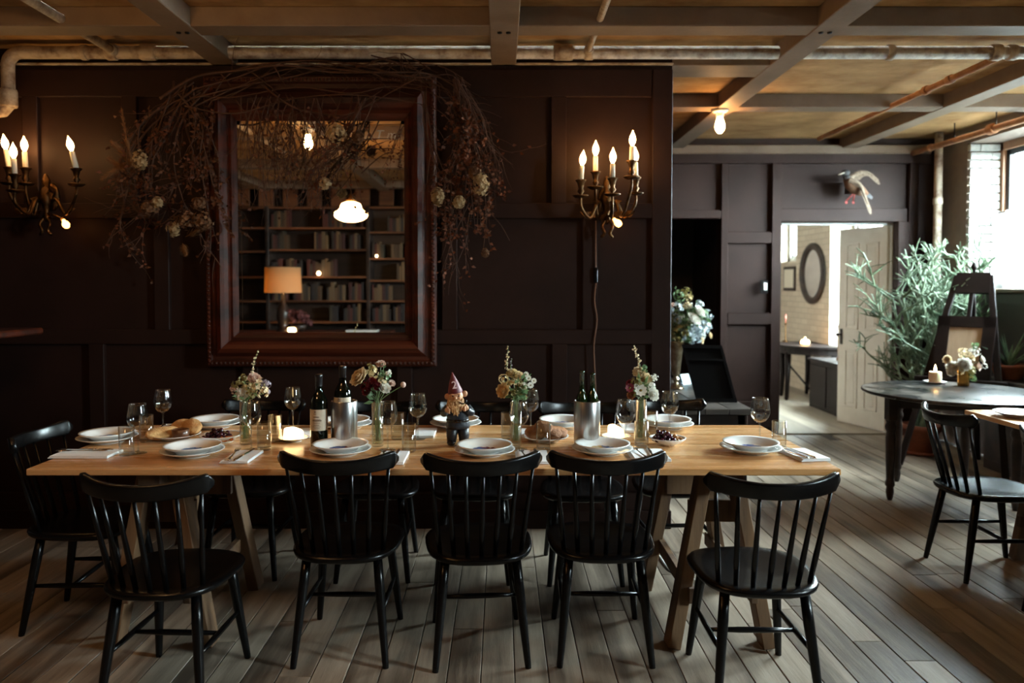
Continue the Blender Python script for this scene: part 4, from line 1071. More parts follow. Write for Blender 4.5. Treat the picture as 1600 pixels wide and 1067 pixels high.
slice_((p.x-.045, p.y-.03, TZ+.034), (.035, .075, .022), (0, .5, radians(-38)), M_BREAD, 'long bread slice on the left side of the bread and spread plate', 'slices of pale bread')
slice_((p.x+.01, p.y+.055, TZ+.045), (.05, .042, .022), (radians(35), 0, .3), M_BREAD, 'bread slice at the back of the bread and spread plate', 'slices of pale bread')
slice_((p.x+.05, p.y+.05, TZ+.045), (.045, .04, .022), (radians(45), .2, -.2), M_BREAD, 'bread slice leaning at the right of the bread and spread plate', 'slices of pale bread')
t = thing('ramekin', (p.x+.03, p.y-.02, TZ+.009), 'small dark pot of brown spread on the bread plate', 'pot')
mb = MB(); mb.lathe([(0, 0), (.032, 0), (.035, .004), (.037, .04), (.034, .041), (.032, .032), (0, .032)], 28); mb.build('pot', mat('brown_stoneware', lin(92, 58, 38), .3), t)
mb = MB(); mb.lathe([(.032, .031), (.026, .036), (.012, .039), (0, .04)], 20); mb.build('spread', mat('glossy_spread', lin(60, 30, 18), .08), t)
p = atz(345, 690, TZ); plate('serving_plate', 345, 690, .092, M_PORC, 'white plate of dark grapes and orange preserve', group=GF, deep=1.3)
M_GRAPE = mat('dark_grape', lin(62, 18, 26), .25, var=lin(40, 12, 24), vscale=25, orand=.3)
def grapes(c, n, rx, ry, label, seed, h=.03):
    t = thing('grape_bunch', c, label, 'grapes'); rr = random.Random(seed); P = []
    mb = MB(); mb.tube(spline([(-rx*.8, 0, h*.6), (0, .004, h*1.2), (rx*.9, 0, h*.9)], 4), .0018, 6); mb.build('stalk', mat('grape_stalk', lin(110, 96, 50), .6), t)
    g = MB(); g.ell((0, 0, 0), (.0105, .0098, .0098), 12, 8); me = None
    tries = 0
    while len(P) < n and tries < 4000:
        tries += 1; q = Vector((rr.uniform(-rx, rx), rr.uniform(-ry, ry), rr.choice((.010, .010, .024, .036))))
        if q.z > .02 and (abs(q.x) > rx*.75 or abs(q.y) > ry*.7): continue
        if q.z > .03 and (abs(q.x) > rx*.45): continue
        if all((q-o).length > .0165 for o in P): P.append(q)
    o0 = None
    for q in P:
        if o0 is None: o0 = g.build('grape', M_GRAPE, t, q); o = o0
        else: o = o0.copy(); col.objects.link(o); o.location = q
        o.rotation_euler = (rr.uniform(0, 6), rr.uniform(0, 6), 0)
    return t
grapes((p.x-.02, p.y+.012, TZ+.0095), 30, .052, .035, 'pile of dark grapes on the plate with orange preserve', 3)
mb = MB(); rr = random.Random(8)
for k in range(14): mb.ell((rr.uniform(-.032, .032), rr.uniform(-.02, .02), rr.uniform(.006, .014)), (rr.uniform(.009, .016), rr.uniform(.008, .014), .008), 8, 5)
o = mb.build('orange_preserve', mat('orange_preserve', lin(190, 110, 40), .2, var=lin(160, 76, 26), vscale=40), None, (p.x+.04, p.y-.034, TZ+.009)); tag(o, 'mound of orange preserve beside the dark grapes', 'preserve')
p = atz(852, 689, TZ); plate('serving_plate', 852, 689, .104, M_PORC, 'white plate of brown bread behind a water glass', group=GF)
for k, (dx, dy, dz, rx_, rz_) in enumerate(((-.045, .0, .028, .25, .3), (-.01, .012, .045, .4, -.2), (.03, -.005, .03, .3, .1), (.055, .015, .026, .2, -.4))):
    slice_((p.x+dx, p.y+dy, TZ+dz+.008), (.042, .05, .022), (rx_, .1*(k-1), rz_), M_BREADB, ['leftmost', 'topmost', 'middle lower', 'rightmost'][k] + ' brown bread slice on the plate by the third vase', 'slices of brown bread')
p = atz(1043, 695, TZ)
mb = MB(); R = .078; mb.lathe([(0, 0), (.03, 0), (.034, .004), (.06, .014), (R, .03), (R+.001, .033), (R-.003, .033), (.058, .019), (.03, .009), (0, .008)], 40)
bo = mb.build('shallow_bowl', M_PORC, None, (p.x, p.y, TZ+.0005)); tag(bo, 'small white bowl of red grapes and nuts', 'bowl', GF)
grapes((p.x-.022, p.y-.006, TZ+.018), 26, .042, .034, 'red grapes in the small white bowl', 5)
M_NUT = mat('nut_shell', lin(190, 140, 84), .6, var=lin(150, 100, 54), vscale=40, bump=.3)
g = MB(); g.ell((0, 0, 0), (.011, .007, .006), 10, 6); n0 = None; rr = random.Random(2)
for k in range(14):
    q = Vector((p.x + rr.uniform(.022, .058), p.y + rr.uniform(-.035, .035), TZ + .026 + rr.choice((0, 0, .008))))
    if n0 is None: n0 = g.build('nut', M_NUT); o = n0
    else: o = n0.copy(); col.objects.link(o)
    o.location = q; o.rotation_euler = (rr.uniform(-.5, .5), rr.uniform(-.5, .5), rr.uniform(0, 6)); tag(o, 'light brown nut in the small white bowl of red grapes', 'nut', 'nuts in the grape bowl')

# ---- garden gnome with the table number
p = atz(716, 695, TZ)
gn = thing('garden_gnome', (p.x, p.y, TZ+.0005), 'bearded garden gnome in dark clothes with red hat numbered 2', 'figurine', None, radians(4))
M_COAT = mat('gnome_coat', lin(40, 44, 52), .35, var=lin(28, 30, 36), vscale=30, bump=.2, bscale=60)
M_TROU = mat('gnome_trousers', lin(30, 26, 28), .4); M_BOOT = mat('gnome_boot', lin(26, 22, 22), .18)
M_SKIN = mat('gnome_skin', lin(206, 156, 116), .5, var=lin(184, 128, 90), vscale=40); M_BEARD = mat('gnome_beard', lin(204, 158, 104), .6, var=lin(160, 112, 66), vscale=60, bump=.5, bscale=120)
M_HAT = mat('gnome_hat', lin(110, 26, 26), .5, var=lin(86, 18, 20), vscale=20)
for s in (-1, 1):
    mb = MB(); mb.ell((s*.029-.002, -.014, .0125), (.019, .027, .0125), 14, 8); mb.build('boot', M_BOOT, gn)
    mb = MB(); mb.tube([(s*.026-.002, 0, .012), (s*.026-.002, .002, .04), (s*.022-.002, .002, .085)], [.02, .024, .028], 14); mb.build('trouser_leg', M_TROU, gn)
mb = MB(); mb.lathe([(0, .072), (.05, .074), (.053, .085), (.047, .105), (.046, .115), (.05, .135), (.046, .155), (.03, .172), (.018, .18), (0, .182)], 24, (-.002, 0, 0), sx=1.0, sy=.72); mb.build('coat', M_COAT, gn)
mb = MB(); mb.lathe([(.047, .103), (.0495, .104), (.0495, .114), (.0475, .115)], 24, (-.002, 0, 0), sx=1.0, sy=.74); mb.build('belt', M_BOOT, gn)
mb = MB()
for (a, b_, c_, d_) in ((-.009, -.0055, -.007, .007), (.0055, .009, -.007, .007), (-.009, .009, -.007, -.004), (-.009, .009, .004, .007)): mb.box(((a+b_)/2+.001, -.0385, .109+(c_+d_)/2), (b_-a, .004, d_-c_), .0008)
mb.build('buckle', M_BRASS, gn)
mb = MB(); mb.ell((-.01, -.004, .214), (.032, .029, .03), 18, 12)
mb.ell((-.012, -.034, .208), (.008, .009, .008), 10, 7); mb.ell((-.026, -.026, .204), (.011, .01, .009), 10, 7); mb.ell((.004, -.026, .206), (.011, .01, .009), 10, 7); mb.ell((-.025, -.027, .222), (.009, .007, .004), 8, 5); mb.ell((.003, -.027, .224), (.009, .007, .004), 8, 5)
mb.build('head', M_SKIN, gn)
for x, z in ((-.046, .211), (.028, .222)):
    mb = MB(); mb.ell((x, 0, z), (.013, .007, .014), 12, 8); mb.build('ear', M_SKIN, gn)
for x in (-.023, .003):
    mb = MB(); mb.ell((x, -.031, .217), (.0035, .003, .0035), 8, 6); mb.build('eye', mat('gnome_eye', lin(30, 22, 20), .2), gn)
mb = MB(); rr = random.Random(9)
for k in range(60):
    a = rr.uniform(-1.15, 1.15); x0 = -.01 + .032*sin(a); y0 = -.005 - .026*cos(a); z0 = .203 - .012*abs(sin(a))*0 + rr.uniform(-.02, .004)
    L_ = rr.uniform(.03, .06)*(1.05-.45*abs(sin(a)))
    mb.tube(spline([(x0, y0, z0), (x0*1.1+rr.uniform(-.004, .004), y0-.008, z0-L_*.5), (x0*.9+rr.uniform(-.008, .008), y0-.003, z0-L_)], 3), [.0055]*2+[.0065]*2+[.0045]*2+[.0015], 6)
for s in (-1, 1): mb.tube(spline([(-.01, -.036, .199), (-.01+s*.014, -.038, .195), (-.01+s*.03, -.03, .186)], 3), [.005, .006, .006, .005, .004, .003, .0015], 6)
mb.build('beard', M_BEARD, gn)
mb = MB(); mb.lathe([(.031, -.004), (.0325, .002), (.03, .012), (.02, .045), (.01, .07), (.003, .088), (0, .091)], 20, (-.012, .002, .228), Euler((radians(4), radians(-9), 0)).to_matrix()); hat = mb.build('hat', M_HAT, gn)
text_part('hat_number', '2', .046, .0025, mat('white_number_paint', lin(226, 196, 190), .6), hat, (-.017, -.0285, .263), (radians(74), radians(-9), 0), center=True)
for s, pts in ((-1, [(-.042, 0, .165), (-.062, -.012, .142), (-.05, -.034, .15)]), (1, [(.038, 0, .165), (.056, -.012, .142), (.036, -.036, .16)])):
    mb = MB(); mb.tube(spline(pts, 5), [.017]*4+[.0165]*4+[.014]*3, 12); mb.build('sleeve', M_COAT, gn)
    e = Vector(pts[2]); mb = MB(); mb.ell(e + Vector((-.002*s, -.006, .008)), (.0105, .008, .012), 10, 7)
    for k in range(4): mb.tube([e + Vector((-s*.004, -.012, .014-.0055*k)), e + Vector((-s*.011, -.015, .013-.0055*k)), e + Vector((-s*.013, -.012, .012-.0055*k))], .003, 6)
    mb.tube([e + Vector((0, -.006, .018)), e + Vector((-s*.006, -.013, .022))], .0034, 6)
    mb.build('hand', M_SKIN, gn)
mb = MB(); mb.tube([(.0, -.034, .19), (.022, -.05, .186), (.03, -.052, .192)], .0025, 6); mb.lathe([(.004, 0), (.007, .004), (.007, .014), (.005, .014), (0, .008)], 10, (.031, -.052, .19)); mb.build('pipe', M_BOOT, gn)

# ============================================================ FLOWERS
def petal(mb, base, d, n, L, W, cup):
    d = Vector(d).normalized(); s = d.cross(n).normalized(); n = s.cross(d); vs = []; fs = []
    ws = (.35, .85, 1.0, .55)
    for j, v in enumerate((0, .4, .75, 1.0)):
        for u in (-1, 0, 1):
            vs.append(base + d*L*v*(1-.08*abs(u)*(j == 3)) + s*u*W*.5*ws[j] + n*(cup*L*(v*v) + .22*W*abs(u)*ws[j]))
    for j in range(3):
        for i in range(2): a = j*3+i; fs.append([a, a+1, a+4, a+3])
    mb.add(vs, fs, True)
rfl = random.Random(77)
def rosette(mb, c, r, D, rings=4, n0=5):
    D = Vector(D).normalized(); t1 = D.orthogonal().normalized(); t2 = D.cross(t1); c = Vector(c)
    for k in range(rings):
        f = (k+1)/rings; el = radians(82 - 62*f); n = n0 + k*2; off = rfl.uniform(0, 6)
        for i in range(n):
            a = off + 2*pi*i/n + rfl.uniform(-.1, .1); rad = t1*cos(a) + t2*sin(a)
            d = rad*cos(el) + D*sin(el)
            petal(mb, c + rad*r*.12*f - D*r*.25*f, d, D*cos(el) - rad*sin(el), r*(.62+.42*f)*rfl.uniform(.92, 1.06), r*.62, .16)
    mb.ell(c + D*r*.18, (r*.42, r*.42, r*.42), 10, 6)
def daisy(mb, c, r, D, n=9):
    D = Vector(D).normalized(); t1 = D.orthogonal().normalized(); t2 = D.cross(t1); c = Vector(c)
    for i in range(n):
        a = 2*pi*i/n; rad = t1*cos(a) + t2*sin(a); petal(mb, c, rad + D*.25, D, r, r*.55, .05)
    mb.m = 1; mb.ell(c + D*r*.12, (r*.25, r*.25, r*.2), 8, 5); mb.m = 0
def cluster(mb, c, r, n, fr):
    c = Vector(c)
    for k in range(n):
        v = Vector((rfl.gauss(0, 1), rfl.gauss(0, 1), rfl.gauss(0, 1))).normalized(); p = c + v*r*rfl.uniform(.55, 1)
        t1 = v.orthogonal().normalized(); t2 = v.cross(t1); a0 = rfl.uniform(0, 6)
        for j in range(5):
            a = a0 + j*2*pi/5; mb.leaf(p, t1*cos(a) + t2*sin(a) + v*.4, v, fr, fr*.8, .2)
def fm(name, c, c2=None): return mat('petal_' + name, lin(*c), .6, var=lin(*(c2 or c)), vscale=30, transl=.25)
PET = dict(cream=fm('cream', (232, 214, 178), (214, 190, 148)), white=fm('white', (236, 234, 224), (220, 214, 200)), peach=fm('peach', (230, 200, 150), (216, 180, 124)), red=fm('red', (120, 26, 36), (90, 18, 28)), pink=fm('pink', (220, 190, 172), (200, 164, 148)),
           olive=fm('olive', (150, 138, 84), (120, 110, 62)), lav=fm('lavender', (164, 150, 158), (136, 122, 132)), blue=fm('pale_blue', (196, 206, 210), (166, 182, 190)), orange=fm('orange', (164, 104, 66), (136, 84, 52)), green=M_LEAF, yel=fm('yellow', (222, 204, 158), (198, 176, 122)))
M_EYE = mat('flower_eye', lin(120, 96, 40), .7)
def posy(base, top_r, label, blooms, Yv, greens=10, cen=None, cat='flowers', group='posies in the slim glass vases', ls=.05):
    # blooms: (kind, colour, px, py, r_px, dy)
    t = thing('flower_posy', base, label, cat, group); b = Vector(base); sc = Yv / F_PX; C = Vector((0, 0, 0))
    neck = Vector(top_r)
    for (kind, colr, px, py, rp, dy) in blooms:
        c = at(px, py, Yv + dy) - b; C += c
        r = rp*sc*1.22
        st = MB(); st.tube(spline([(neck.x*-.25*(1 if c.x > 0 else -1)*0 + rfl.uniform(-.012, .012), rfl.uniform(-.012, .012), .012), (neck.x + rfl.uniform(-.008, .008), neck.y + rfl.uniform(-.008, .008), neck.z), c - Vector((0, 0, r*.2))], 6), .0018, 5)
        st.build('stem', M_STEM, t, recalc=False)
        mb = MB(); D = Vector((c.x - neck.x, -.07, (c.z - neck.z)*.6))
        if kind == 'rose': rosette(mb, c, r, D); ms = [PET[colr], M_EYE]
        elif kind == 'daisy': daisy(mb, c, r, (c.x*.4, -1, .25)); ms = [PET[colr], M_EYE]
        elif kind == 'clu': cluster(mb, c, r, 24, max(.007, r*.38)); ms = [PET[colr]]
        elif kind == 'pod': mb.ell(c, (r, r, r*1.1), 10, 7); ms = [PET[colr]]
        elif kind == 'spike':
            e = at(px + dy*0, py, Yv) - b; bot = at(px - rp*0 + 0, py, Yv) - b; ms = [PET[colr]]
        mb.build('bloom', ms, t, recalc=False)
    C /= max(1, len(blooms)); mb = MB()
    for k in range(greens):
        d = Vector((rfl.uniform(-1, 1), rfl.uniform(-1, .6), rfl.uniform(-.4, 1))); p = neck.lerp(C, rfl.uniform(.1, 1.0)) + d*.02
        mb.leaf(p, d, (rfl.uniform(-1, 1), -1, .3), ls*rfl.uniform(.6, 1.3), ls*.35, rfl.uniform(-.2, .5))
    mb.build('foliage', M_LEAF, t, recalc=False)
    return t
def spike(t, base, pts, colr, Yv, n=16, r=.006):
    b = Vector(base); S = spline([at(x, y, Yv) - b for x, y in pts], 5)
    mb = MB(); mb.tube(S, [.0022 - .0012*i/len(S) for i in range(len(S))], 5); mb.build('stem', M_STEM, t, recalc=False)
    mb = MB()
    for k in range(n):
        f = .25 + .75*k/n; q = S[min(len(S)-1, int(f*(len(S)-1)))]; s_ = 1.25 - .6*f
        o = Vector((rfl.uniform(-1, 1), rfl.uniform(-1, .4), rfl.uniform(-.2, .6)))*r*1.1; cluster(mb, q + o, r*.7*s_, 4, r*s_)
    mb.build('bloom_spike', PET[colr], t, recalc=False)
def glass_vase(x, y, label, h=.19, r=.025):
    p = atz(x, y, TZ); t = thing('glass_vase', (p.x, p.y, TZ+.0005), label, 'vase', 'slim glass vases on the long table')
    mb = MB(); mb.lathe([(0, 0), (r*.92, 0), (r, .004), (r, h), (r*.93, h), (r*.92, .013), (0, .012)], 28); mb.build('glass_cylinder', M_GLASS, t)
    mb = MB(); mb.lathe([(0, .013), (r*.9, .014), (r*.9, h*.58), (0, h*.58)], 24); mb.build('water', thin_glass('vase_water', (.86, .9, .8), .03, .01, 1.33) if 'vase_water' not in MATS else MATS['vase_water'], t)
    return Vector((p.x, p.y, TZ+.0125))
b = glass_vase(384, 694, 'leftmost slim glass vase with cream and pink flowers')
t = posy(b, (0, 0, .17), 'posy with a tall pale spike in the leftmost vase', [('clu', 'olive', 373, 603, 9, 0), ('clu', 'olive', 381, 592, 7, .02), ('rose', 'white', 379, 616, 9, -.03), ('rose', 'pink', 397, 592, 9, 0), ('clu', 'cream', 404, 604, 11, -.01), ('clu', 'cream', 411, 613, 8, -.02), ('clu', 'lav', 416, 600, 6, 0), ('pod', 'lav', 419, 612, 3, 0), ('clu', 'pink', 366, 609, 6, 0), ('clu', 'olive', 392, 616, 8, -.03), ('clu', 'yel', 388, 604, 7, -.02)], b.y, 14)
spike(t, b, [(389, 620), (394, 590), (396, 570), (404, 546)], 'cream', b.y, 16)
b = glass_vase(590, 697, 'slim glass vase of cream, red and white flowers beside the cooler')
t = posy(b, (0, 0, .17), 'posy with big cream bloom and dark red flowers', [('rose', 'cream', 563, 591, 14, -.02), ('rose', 'red', 581, 599, 8, -.02), ('rose', 'red', 591, 604, 7, -.03), ('rose', 'red', 574, 611, 7, -.03), ('rose', 'red', 570, 604, 6, 0), ('rose', 'white', 601, 607, 8, -.03), ('clu', 'yel', 582, 582, 9, .02), ('clu', 'olive', 577, 575, 7, .02), ('rose', 'pink', 595, 570, 7, .02), ('clu', 'green', 600, 590, 9, 0), ('rose', 'pink', 612, 599, 5, 0), ('pod', 'pink', 630, 601, 3.5, 0), ('clu', 'cream', 598, 595, 6, -.02), ('clu', 'white', 607, 582, 5, 0)], b.y, 12)
spike(t, b, [(592, 612), (597, 590), (601, 566)], 'green', b.y, 12)
b = glass_vase(806, 697, 'slim glass vase of peach and yellow flowers right of the gnome')
t = posy(b, (0, 0, .17), 'posy with one peach bloom and tall pale spike', [('rose', 'peach', 787.5, 611, 10.5, -.03), ('rose', 'yel', 800, 584, 8, 0), ('rose', 'cream', 809, 588, 8, 0), ('clu', 'yel', 788, 593, 7, .01), ('clu', 'yel', 803, 600, 9, -.01), ('clu', 'olive', 812, 606, 9, -.01), ('clu', 'white', 818, 603, 5, -.02), ('daisy', 'white', 822, 585, 4, 0), ('daisy', 'white', 826, 591, 4, 0), ('daisy', 'white', 834, 595, 4, 0), ('daisy', 'white', 829, 602, 4.5, -.02), ('clu', 'green', 815, 615, 9, -.02), ('clu', 'olive', 799, 616, 7, -.02)], b.y, 14)
spike(t, b, [(797, 600), (792, 575), (793, 558), (794, 540)], 'cream', b.y, 14)
spike(t, b, [(800, 600), (798, 575), (800, 560)], 'lav', b.y, 8, .004)
b = glass_vase(1001, 692, 'rightmost slim glass vase behind a water glass')
t = posy(b, (0, 0, .17), 'posy with white zinnia and small red bloom', [('rose', 'cream', 998, 583, 9, 0), ('rose', 'cream', 1008, 592, 9, -.01), ('daisy', 'white', 1001, 610, 8.5, -.04), ('daisy', 'red', 984, 606, 6.5, -.04), ('rose', 'red', 985, 600, 6, 0), ('rose', 'white', 1019, 616, 9.5, -.03), ('rose', 'orange', 987, 617, 6, -.02), ('clu', 'white', 1022, 590, 5, 0), ('clu', 'white', 1018, 602, 6, -.02), ('clu', 'olive', 994, 598, 8, -.02), ('daisy', 'white', 994, 604, 4, -.04), ('clu', 'green', 1006, 575, 6, 0)], b.y, 12)
spike(t, b, [(1002, 600), (1000, 570), (993, 552), (990, 540)], 'cream', b.y, 15)

# ---- big bouquet in a silver trumpet vase on the dark side table
STZ = .60
q0 = atz(1177, 639, STZ); SX1 = q0.x; SY0 = q0.y
st = thing('side_table', (1.42, (SY0+6.85)/2, 0), 'low dark plank table in the recess beyond the wall', 'table')
SW = SX1 - 1.06; SD = 6.85 - SY0; scx = (SX1 + 1.06)/2 - 1.42
for i in range(4):
    mb = MB(); mb.box((scx - SW/2 + SW*(i+.5)/4, 0, STZ-.02), (SW/4-.004, SD, .04), .003); mb.build('board', M_WORN, st)
for sy in (-1, 1):
    mb = MB(); mb.box((scx, sy*(SD/2-.05), STZ-.1), (SW-.08, .03, .11), .003); mb.build('apron', M_DARKW, st)
    for sx in (-1, 1):
        mb = MB(); mb.bar((scx+sx*(SW/2-.06), sy*(SD/2-.07), STZ-.04), (scx+sx*(SW/2-.06), sy*(SD/2-.07), 0), .07, .07, .004, side=(1, 0, 0)); mb.build('leg', M_DARKW, st)
M_SILV = mat('tarnished_silver', lin(190, 176, 150), .28, 1.0, var=lin(120, 96, 66), vscale=14)
pv = atz(1056, 607, STZ); pv.z = STZ + .0005
tv = thing('trumpet_vase', pv, 'tall silver-gold trumpet vase holding the big bouquet', 'vase')
mb = MB(); mb.lathe([(0, 0), (.062, 0), (.064, .008), (.05, .02), (.03, .03), (.018, .045), (.016, .055), (.03, .07), (.032, .08), (.018, .092), (.016, .1)], 32); mb.build('foot', M_SILV, tv)
mb = MB(); mb.lathe([(.016, .098), (.03, .115), (.036, .15), (.042, .22), (.05, .3), (.064, .37), (.075, .385), (.07, .385), (.058, .365), (.04, .25), (.03, .15), (0, .13)], 32); mb.build('trumpet', M_SILV, tv)
bl = []
rb2 = random.Random(14)
for k in range(46):
    a = rb2.uniform(0, 2*pi); u = sqrt(rb2.random()); x = 1076 + 30*u*cos(a); y = 497 + 34*u*sin(a) - (x-1076)*.0
    cn = rb2.choice(['blue', 'green', 'white', 'white', 'cream', 'green', 'blue', 'olive'])
    bl.append((rb2.choice(['rose', 'clu', 'clu', 'clu']), cn, x, y, rb2.uniform(5, 8), rb2.uniform(-.16, .12)*(1-u*.6)))
bl += [('clu', 'olive', 1071, 458, 7, 0), ('clu', 'yel', 1076, 464, 6, .02), ('clu', 'green', 1060, 462, 8, 0), ('clu', 'blue', 1057, 482, 9, -.03), ('rose', 'white', 1083, 500, 11, -.14), ('rose', 'white', 1092, 488, 10, -.1), ('clu', 'blue', 1088, 520, 12, -.12), ('clu', 'blue', 1100, 512, 10, -.06), ('rose', 'pink', 1049, 478, 6, -.05), ('clu', 'olive', 1060, 520, 12, -.1), ('clu', 'olive', 1052, 510, 10, -.05), ('rose', 'cream', 1109, 524, 5, 0), ('rose', 'cream', 1096, 532, 5, -.08)]
t = posy(pv, (0, 0, .37), 'large bouquet of pale blue and white flowers in the recess', bl, pv.y, 90, group=None, ls=.075)
for pts in ([(1068, 490), (1060, 470), (1056, 447)], [(1085, 500), (1089, 480), (1089, 470)]): spike(t, pv, pts, 'green', pv.y, 10, .01)
for (x, y, dx, dz) in ((1049, 535, -.04, -.1), (1067, 535, .03, -.12), (1066, 545, .04, -.06), (1052, 545, -.03, -.05)):
    pass
# card and the dark board leaning beside the bouquet
BL = atz(1088, 627, STZ); BR = atz(1152, 629, STZ); upv = Vector((-.085, .10, .40))
bd = thing('leaning_board', BL + Vector((0, 0, .001)), 'black framed board leaning on the low table, seen from behind', 'board')
w_ = (BR - BL); nrm = w_.cross(upv).normalized()
def quadbox(mb, a, b_, c_, d_, th):
    vs = [a, b_, c_, d_] + [v - nrm*th for v in (a, b_, c_, d_)]
    mb.add(vs, [[0, 1, 2, 3], [7, 6, 5, 4], [0, 4, 5, 1], [1, 5, 6, 2], [2, 6, 7, 3], [3, 7, 4, 0]])
M_BOARD = mat('matt_black_board', lin(12, 9, 9), .7, spec=.15)
Z0 = Vector((0, 0, 0)); mb = MB(); quadbox(mb, Z0, w_, w_+upv, upv, .018); mb.build('backing', M_BOARD, bd)
for (a, b_) in ((0, .07), (.93, 1)):
    mb = MB(); o = nrm*.012; quadbox(mb, w_*a+o, w_*b_+o, w_*b_+upv+o, w_*a+upv+o, .012); mb.build('frame_side', M_BOARD, bd)
for (a, b_) in ((0, .06), (.72, .76), (.94, 1)):
    mb = MB(); o = nrm*.014; quadbox(mb, upv*a+o, w_+upv*a+o, w_+upv*b_+o, upv*b_+o, .012); mb.build('frame_rail', M_BOARD, bd)
p = atz(1069, 600, STZ); t = thing('place_card', (p.x, p.y, STZ+.0005), 'pale blue folded card standing beside the trumpet vase', 'card', None, radians(35))
for s in (-1, 1):
    mb = MB(); mb.bar((0, s*.035, 0), (0, s*.002, .085), .1, .0015, 0, side=(1, 0, 0)); mb.build('card_leaf', M_CARDB, t)

# ============================================================ RIGHT SIDE: round table, easel, plants
rc = atz(1492, 611, TZ); RR = .555
rt = thing('round_table', (rc.x, rc.y, 0), 'round table with a worn black top near the window', 'table')
mb = MB(); mb.lathe([(0, TZ-.026), (RR-.03, TZ-.026), (RR-.006, TZ-.02), (RR, TZ-.012), (RR-.003, TZ-.003), (RR-.012, TZ), (0, TZ)], 72); mb.build('tabletop', M_ROUND, rt)
def turned(mb, x, y, z1, s=1.0):
    mb.lathe([(0, 0), (.014, 0), (.02, .02), (.026, .06), (.022, .09), (.03, .1), (.03, .12), (.024, .14), (.03, .3), (.032, .42), (.026, .46), (.036, .48), (.036, .5), (.028, .52), (.034, .54)], 14, (x, y, 0))
    mb.box((x, y, (.54+z1)/2), (.064, .064, z1-.54), .004)
a = math.radians(0)
LEGS = []
for px, py in ((1390, 781), (1401, 752)):
    g = atz(px, py, 0); LEGS.append((g.x - rc.x, g.y - rc.y))
LEGS += [(.33, -.12), (.28, .34)]
for (lx, ly) in LEGS:
    mb = MB(); turned(mb, lx, ly, TZ-.026); mb.build('leg', M_DARKW, rt)
mb = MB(); mb.bar((LEGS[0][0], LEGS[0][1], TZ-.075), (LEGS[2][0], LEGS[2][1], TZ-.075), .1, .022, .002, side=(0, 0, 1)); mb.build('apron', M_DARKW, rt)
mb = MB(); mb.bar((LEGS[1][0], LEGS[1][1], TZ-.075), (LEGS[3][0], LEGS[3][1], TZ-.075), .1, .022, .002, side=(0, 0, 1)); mb.build('apron', M_DARKW, rt)
# candle on a white plate
p = atz(1461, 599, TZ)
o = plate_mesh('saucer', .075, M_PORC, .6).build('saucer', M_PORC, None, (p.x, p.y, TZ+.0005)); tag(o, 'white saucer under the pillar candle on the round table', 'saucer')
t = thing('pillar_candle', (p.x, p.y, TZ+.0085), 'short cream pillar candle burning on the round table', 'candle')
mb = MB(); mb.lathe([(0, 0), (.04, 0), (.041, .004), (.041, .07), (.038, .074), (.033, .07), (.02, .064), (0, .063)], 28); mb.build('wax', mat('pillar_wax', lin(238, 214, 176), .5, sub=.3), t)
mb = MB(); mb.tube([(0, 0, .062), (.002, 0, .078)], .0015, 6); mb.build('wick', M_INK, t)
mb = MB(); mb.lathe([(0, .075), (.006, .08), (.0085, .092), (.005, .108), (.001, .122), (0, .124)], 12); mb.build('flame', M_TEA, t)
# gold cup of flowers
M_GOLD = mat('polished_gold', lin(226, 176, 92), .2, 1.0, var=lin(180, 126, 60), vscale=20)
p = atz(1505, 603, TZ); t = thing('gold_cup', (p.x, p.y, TZ+.0005), 'small gold cup of flowers on the round table', 'vase')
mb = MB(); mb.lathe([(0, 0), (.034, 0), (.036, .004), (.036, .03), (.038, .1), (.042, .115), (.039, .115), (.034, .1), (.032, .02), (0, .015)], 32); mb.build('cup', M_GOLD, t)
bq = Vector((p.x, p.y, TZ+.017))
posy(bq, (0, 0, .1), 'white and cream flowers in the gold cup', [('rose', 'white', 1506, 570, 9.5, -.06), ('rose', 'white', 1489, 573, 8, -.03), ('rose', 'cream', 1481, 562, 6, 0), ('clu', 'cream', 1507, 553, 8, .02), ('rose', 'cream', 1517, 558, 6, 0), ('clu', 'white', 1522, 550, 7, .02), ('rose', 'white', 1534, 562, 6, 0), ('clu', 'green', 1524, 540, 5, .02), ('rose', 'pink', 1528, 573, 6, -.03), ('clu', 'olive', 1517, 582, 8, -.03), ('clu', 'cream', 1498, 580, 6, -.05), ('rose', 'white', 1487, 581, 6, -.04), ('clu', 'green', 1520, 590, 6, -.02), ('clu', 'white', 1538, 572, 4, 0)], p.y, 20, group=None, ls=.045)

# ---- easel with a framed sign
ea = thing('easel', (at(1487, 600, 5.72).x, 5.72, 0), 'dark wooden easel with a finial standing before the plant', 'easel', None, radians(-46))
LEAN = radians(19)
def E(x, s, d=0.0): return Vector((x, s*sin(LEAN) - d*cos(LEAN), s*cos(LEAN) + d*sin(LEAN)))
H_ = 1.60
for s in (-1, 1):
    mb = MB(); mb.bar(E(s*.36, .02), E(s*.115, H_), .046, .028, .004, side=(1, 0, 0)); mb.build('front_leg', M_EASEL, ea)
mb = MB(); vs = [E(-.13, H_-.15, .018), E(.13, H_-.15, .018), E(.118, H_+.02, .018), E(-.118, H_+.02, .018)]; vs += [v + E(0, 0, -.036) for v in vs]
mb.add(vs, [[0, 1, 2, 3], [7, 6, 5, 4], [0, 4, 5, 1], [1, 5, 6, 2], [2, 6, 7, 3], [3, 7, 4, 0]]); mb.build('crown_board', M_EASEL, ea)
mb = MB(); b0 = E(0, H_+.02); mb.lathe([(0, 0), (.012, 0), (.01, .02), (.02, .035), (.024, .055), (.016, .078), (0, .09)], 14, b0); mb.build('finial', M_EASEL, ea)
mb = MB(); mb.bar(E(0, .55), E(0, H_-.1), .03, .022, .003, side=(1, 0, 0)); mb.build('mast', M_EASEL, ea)
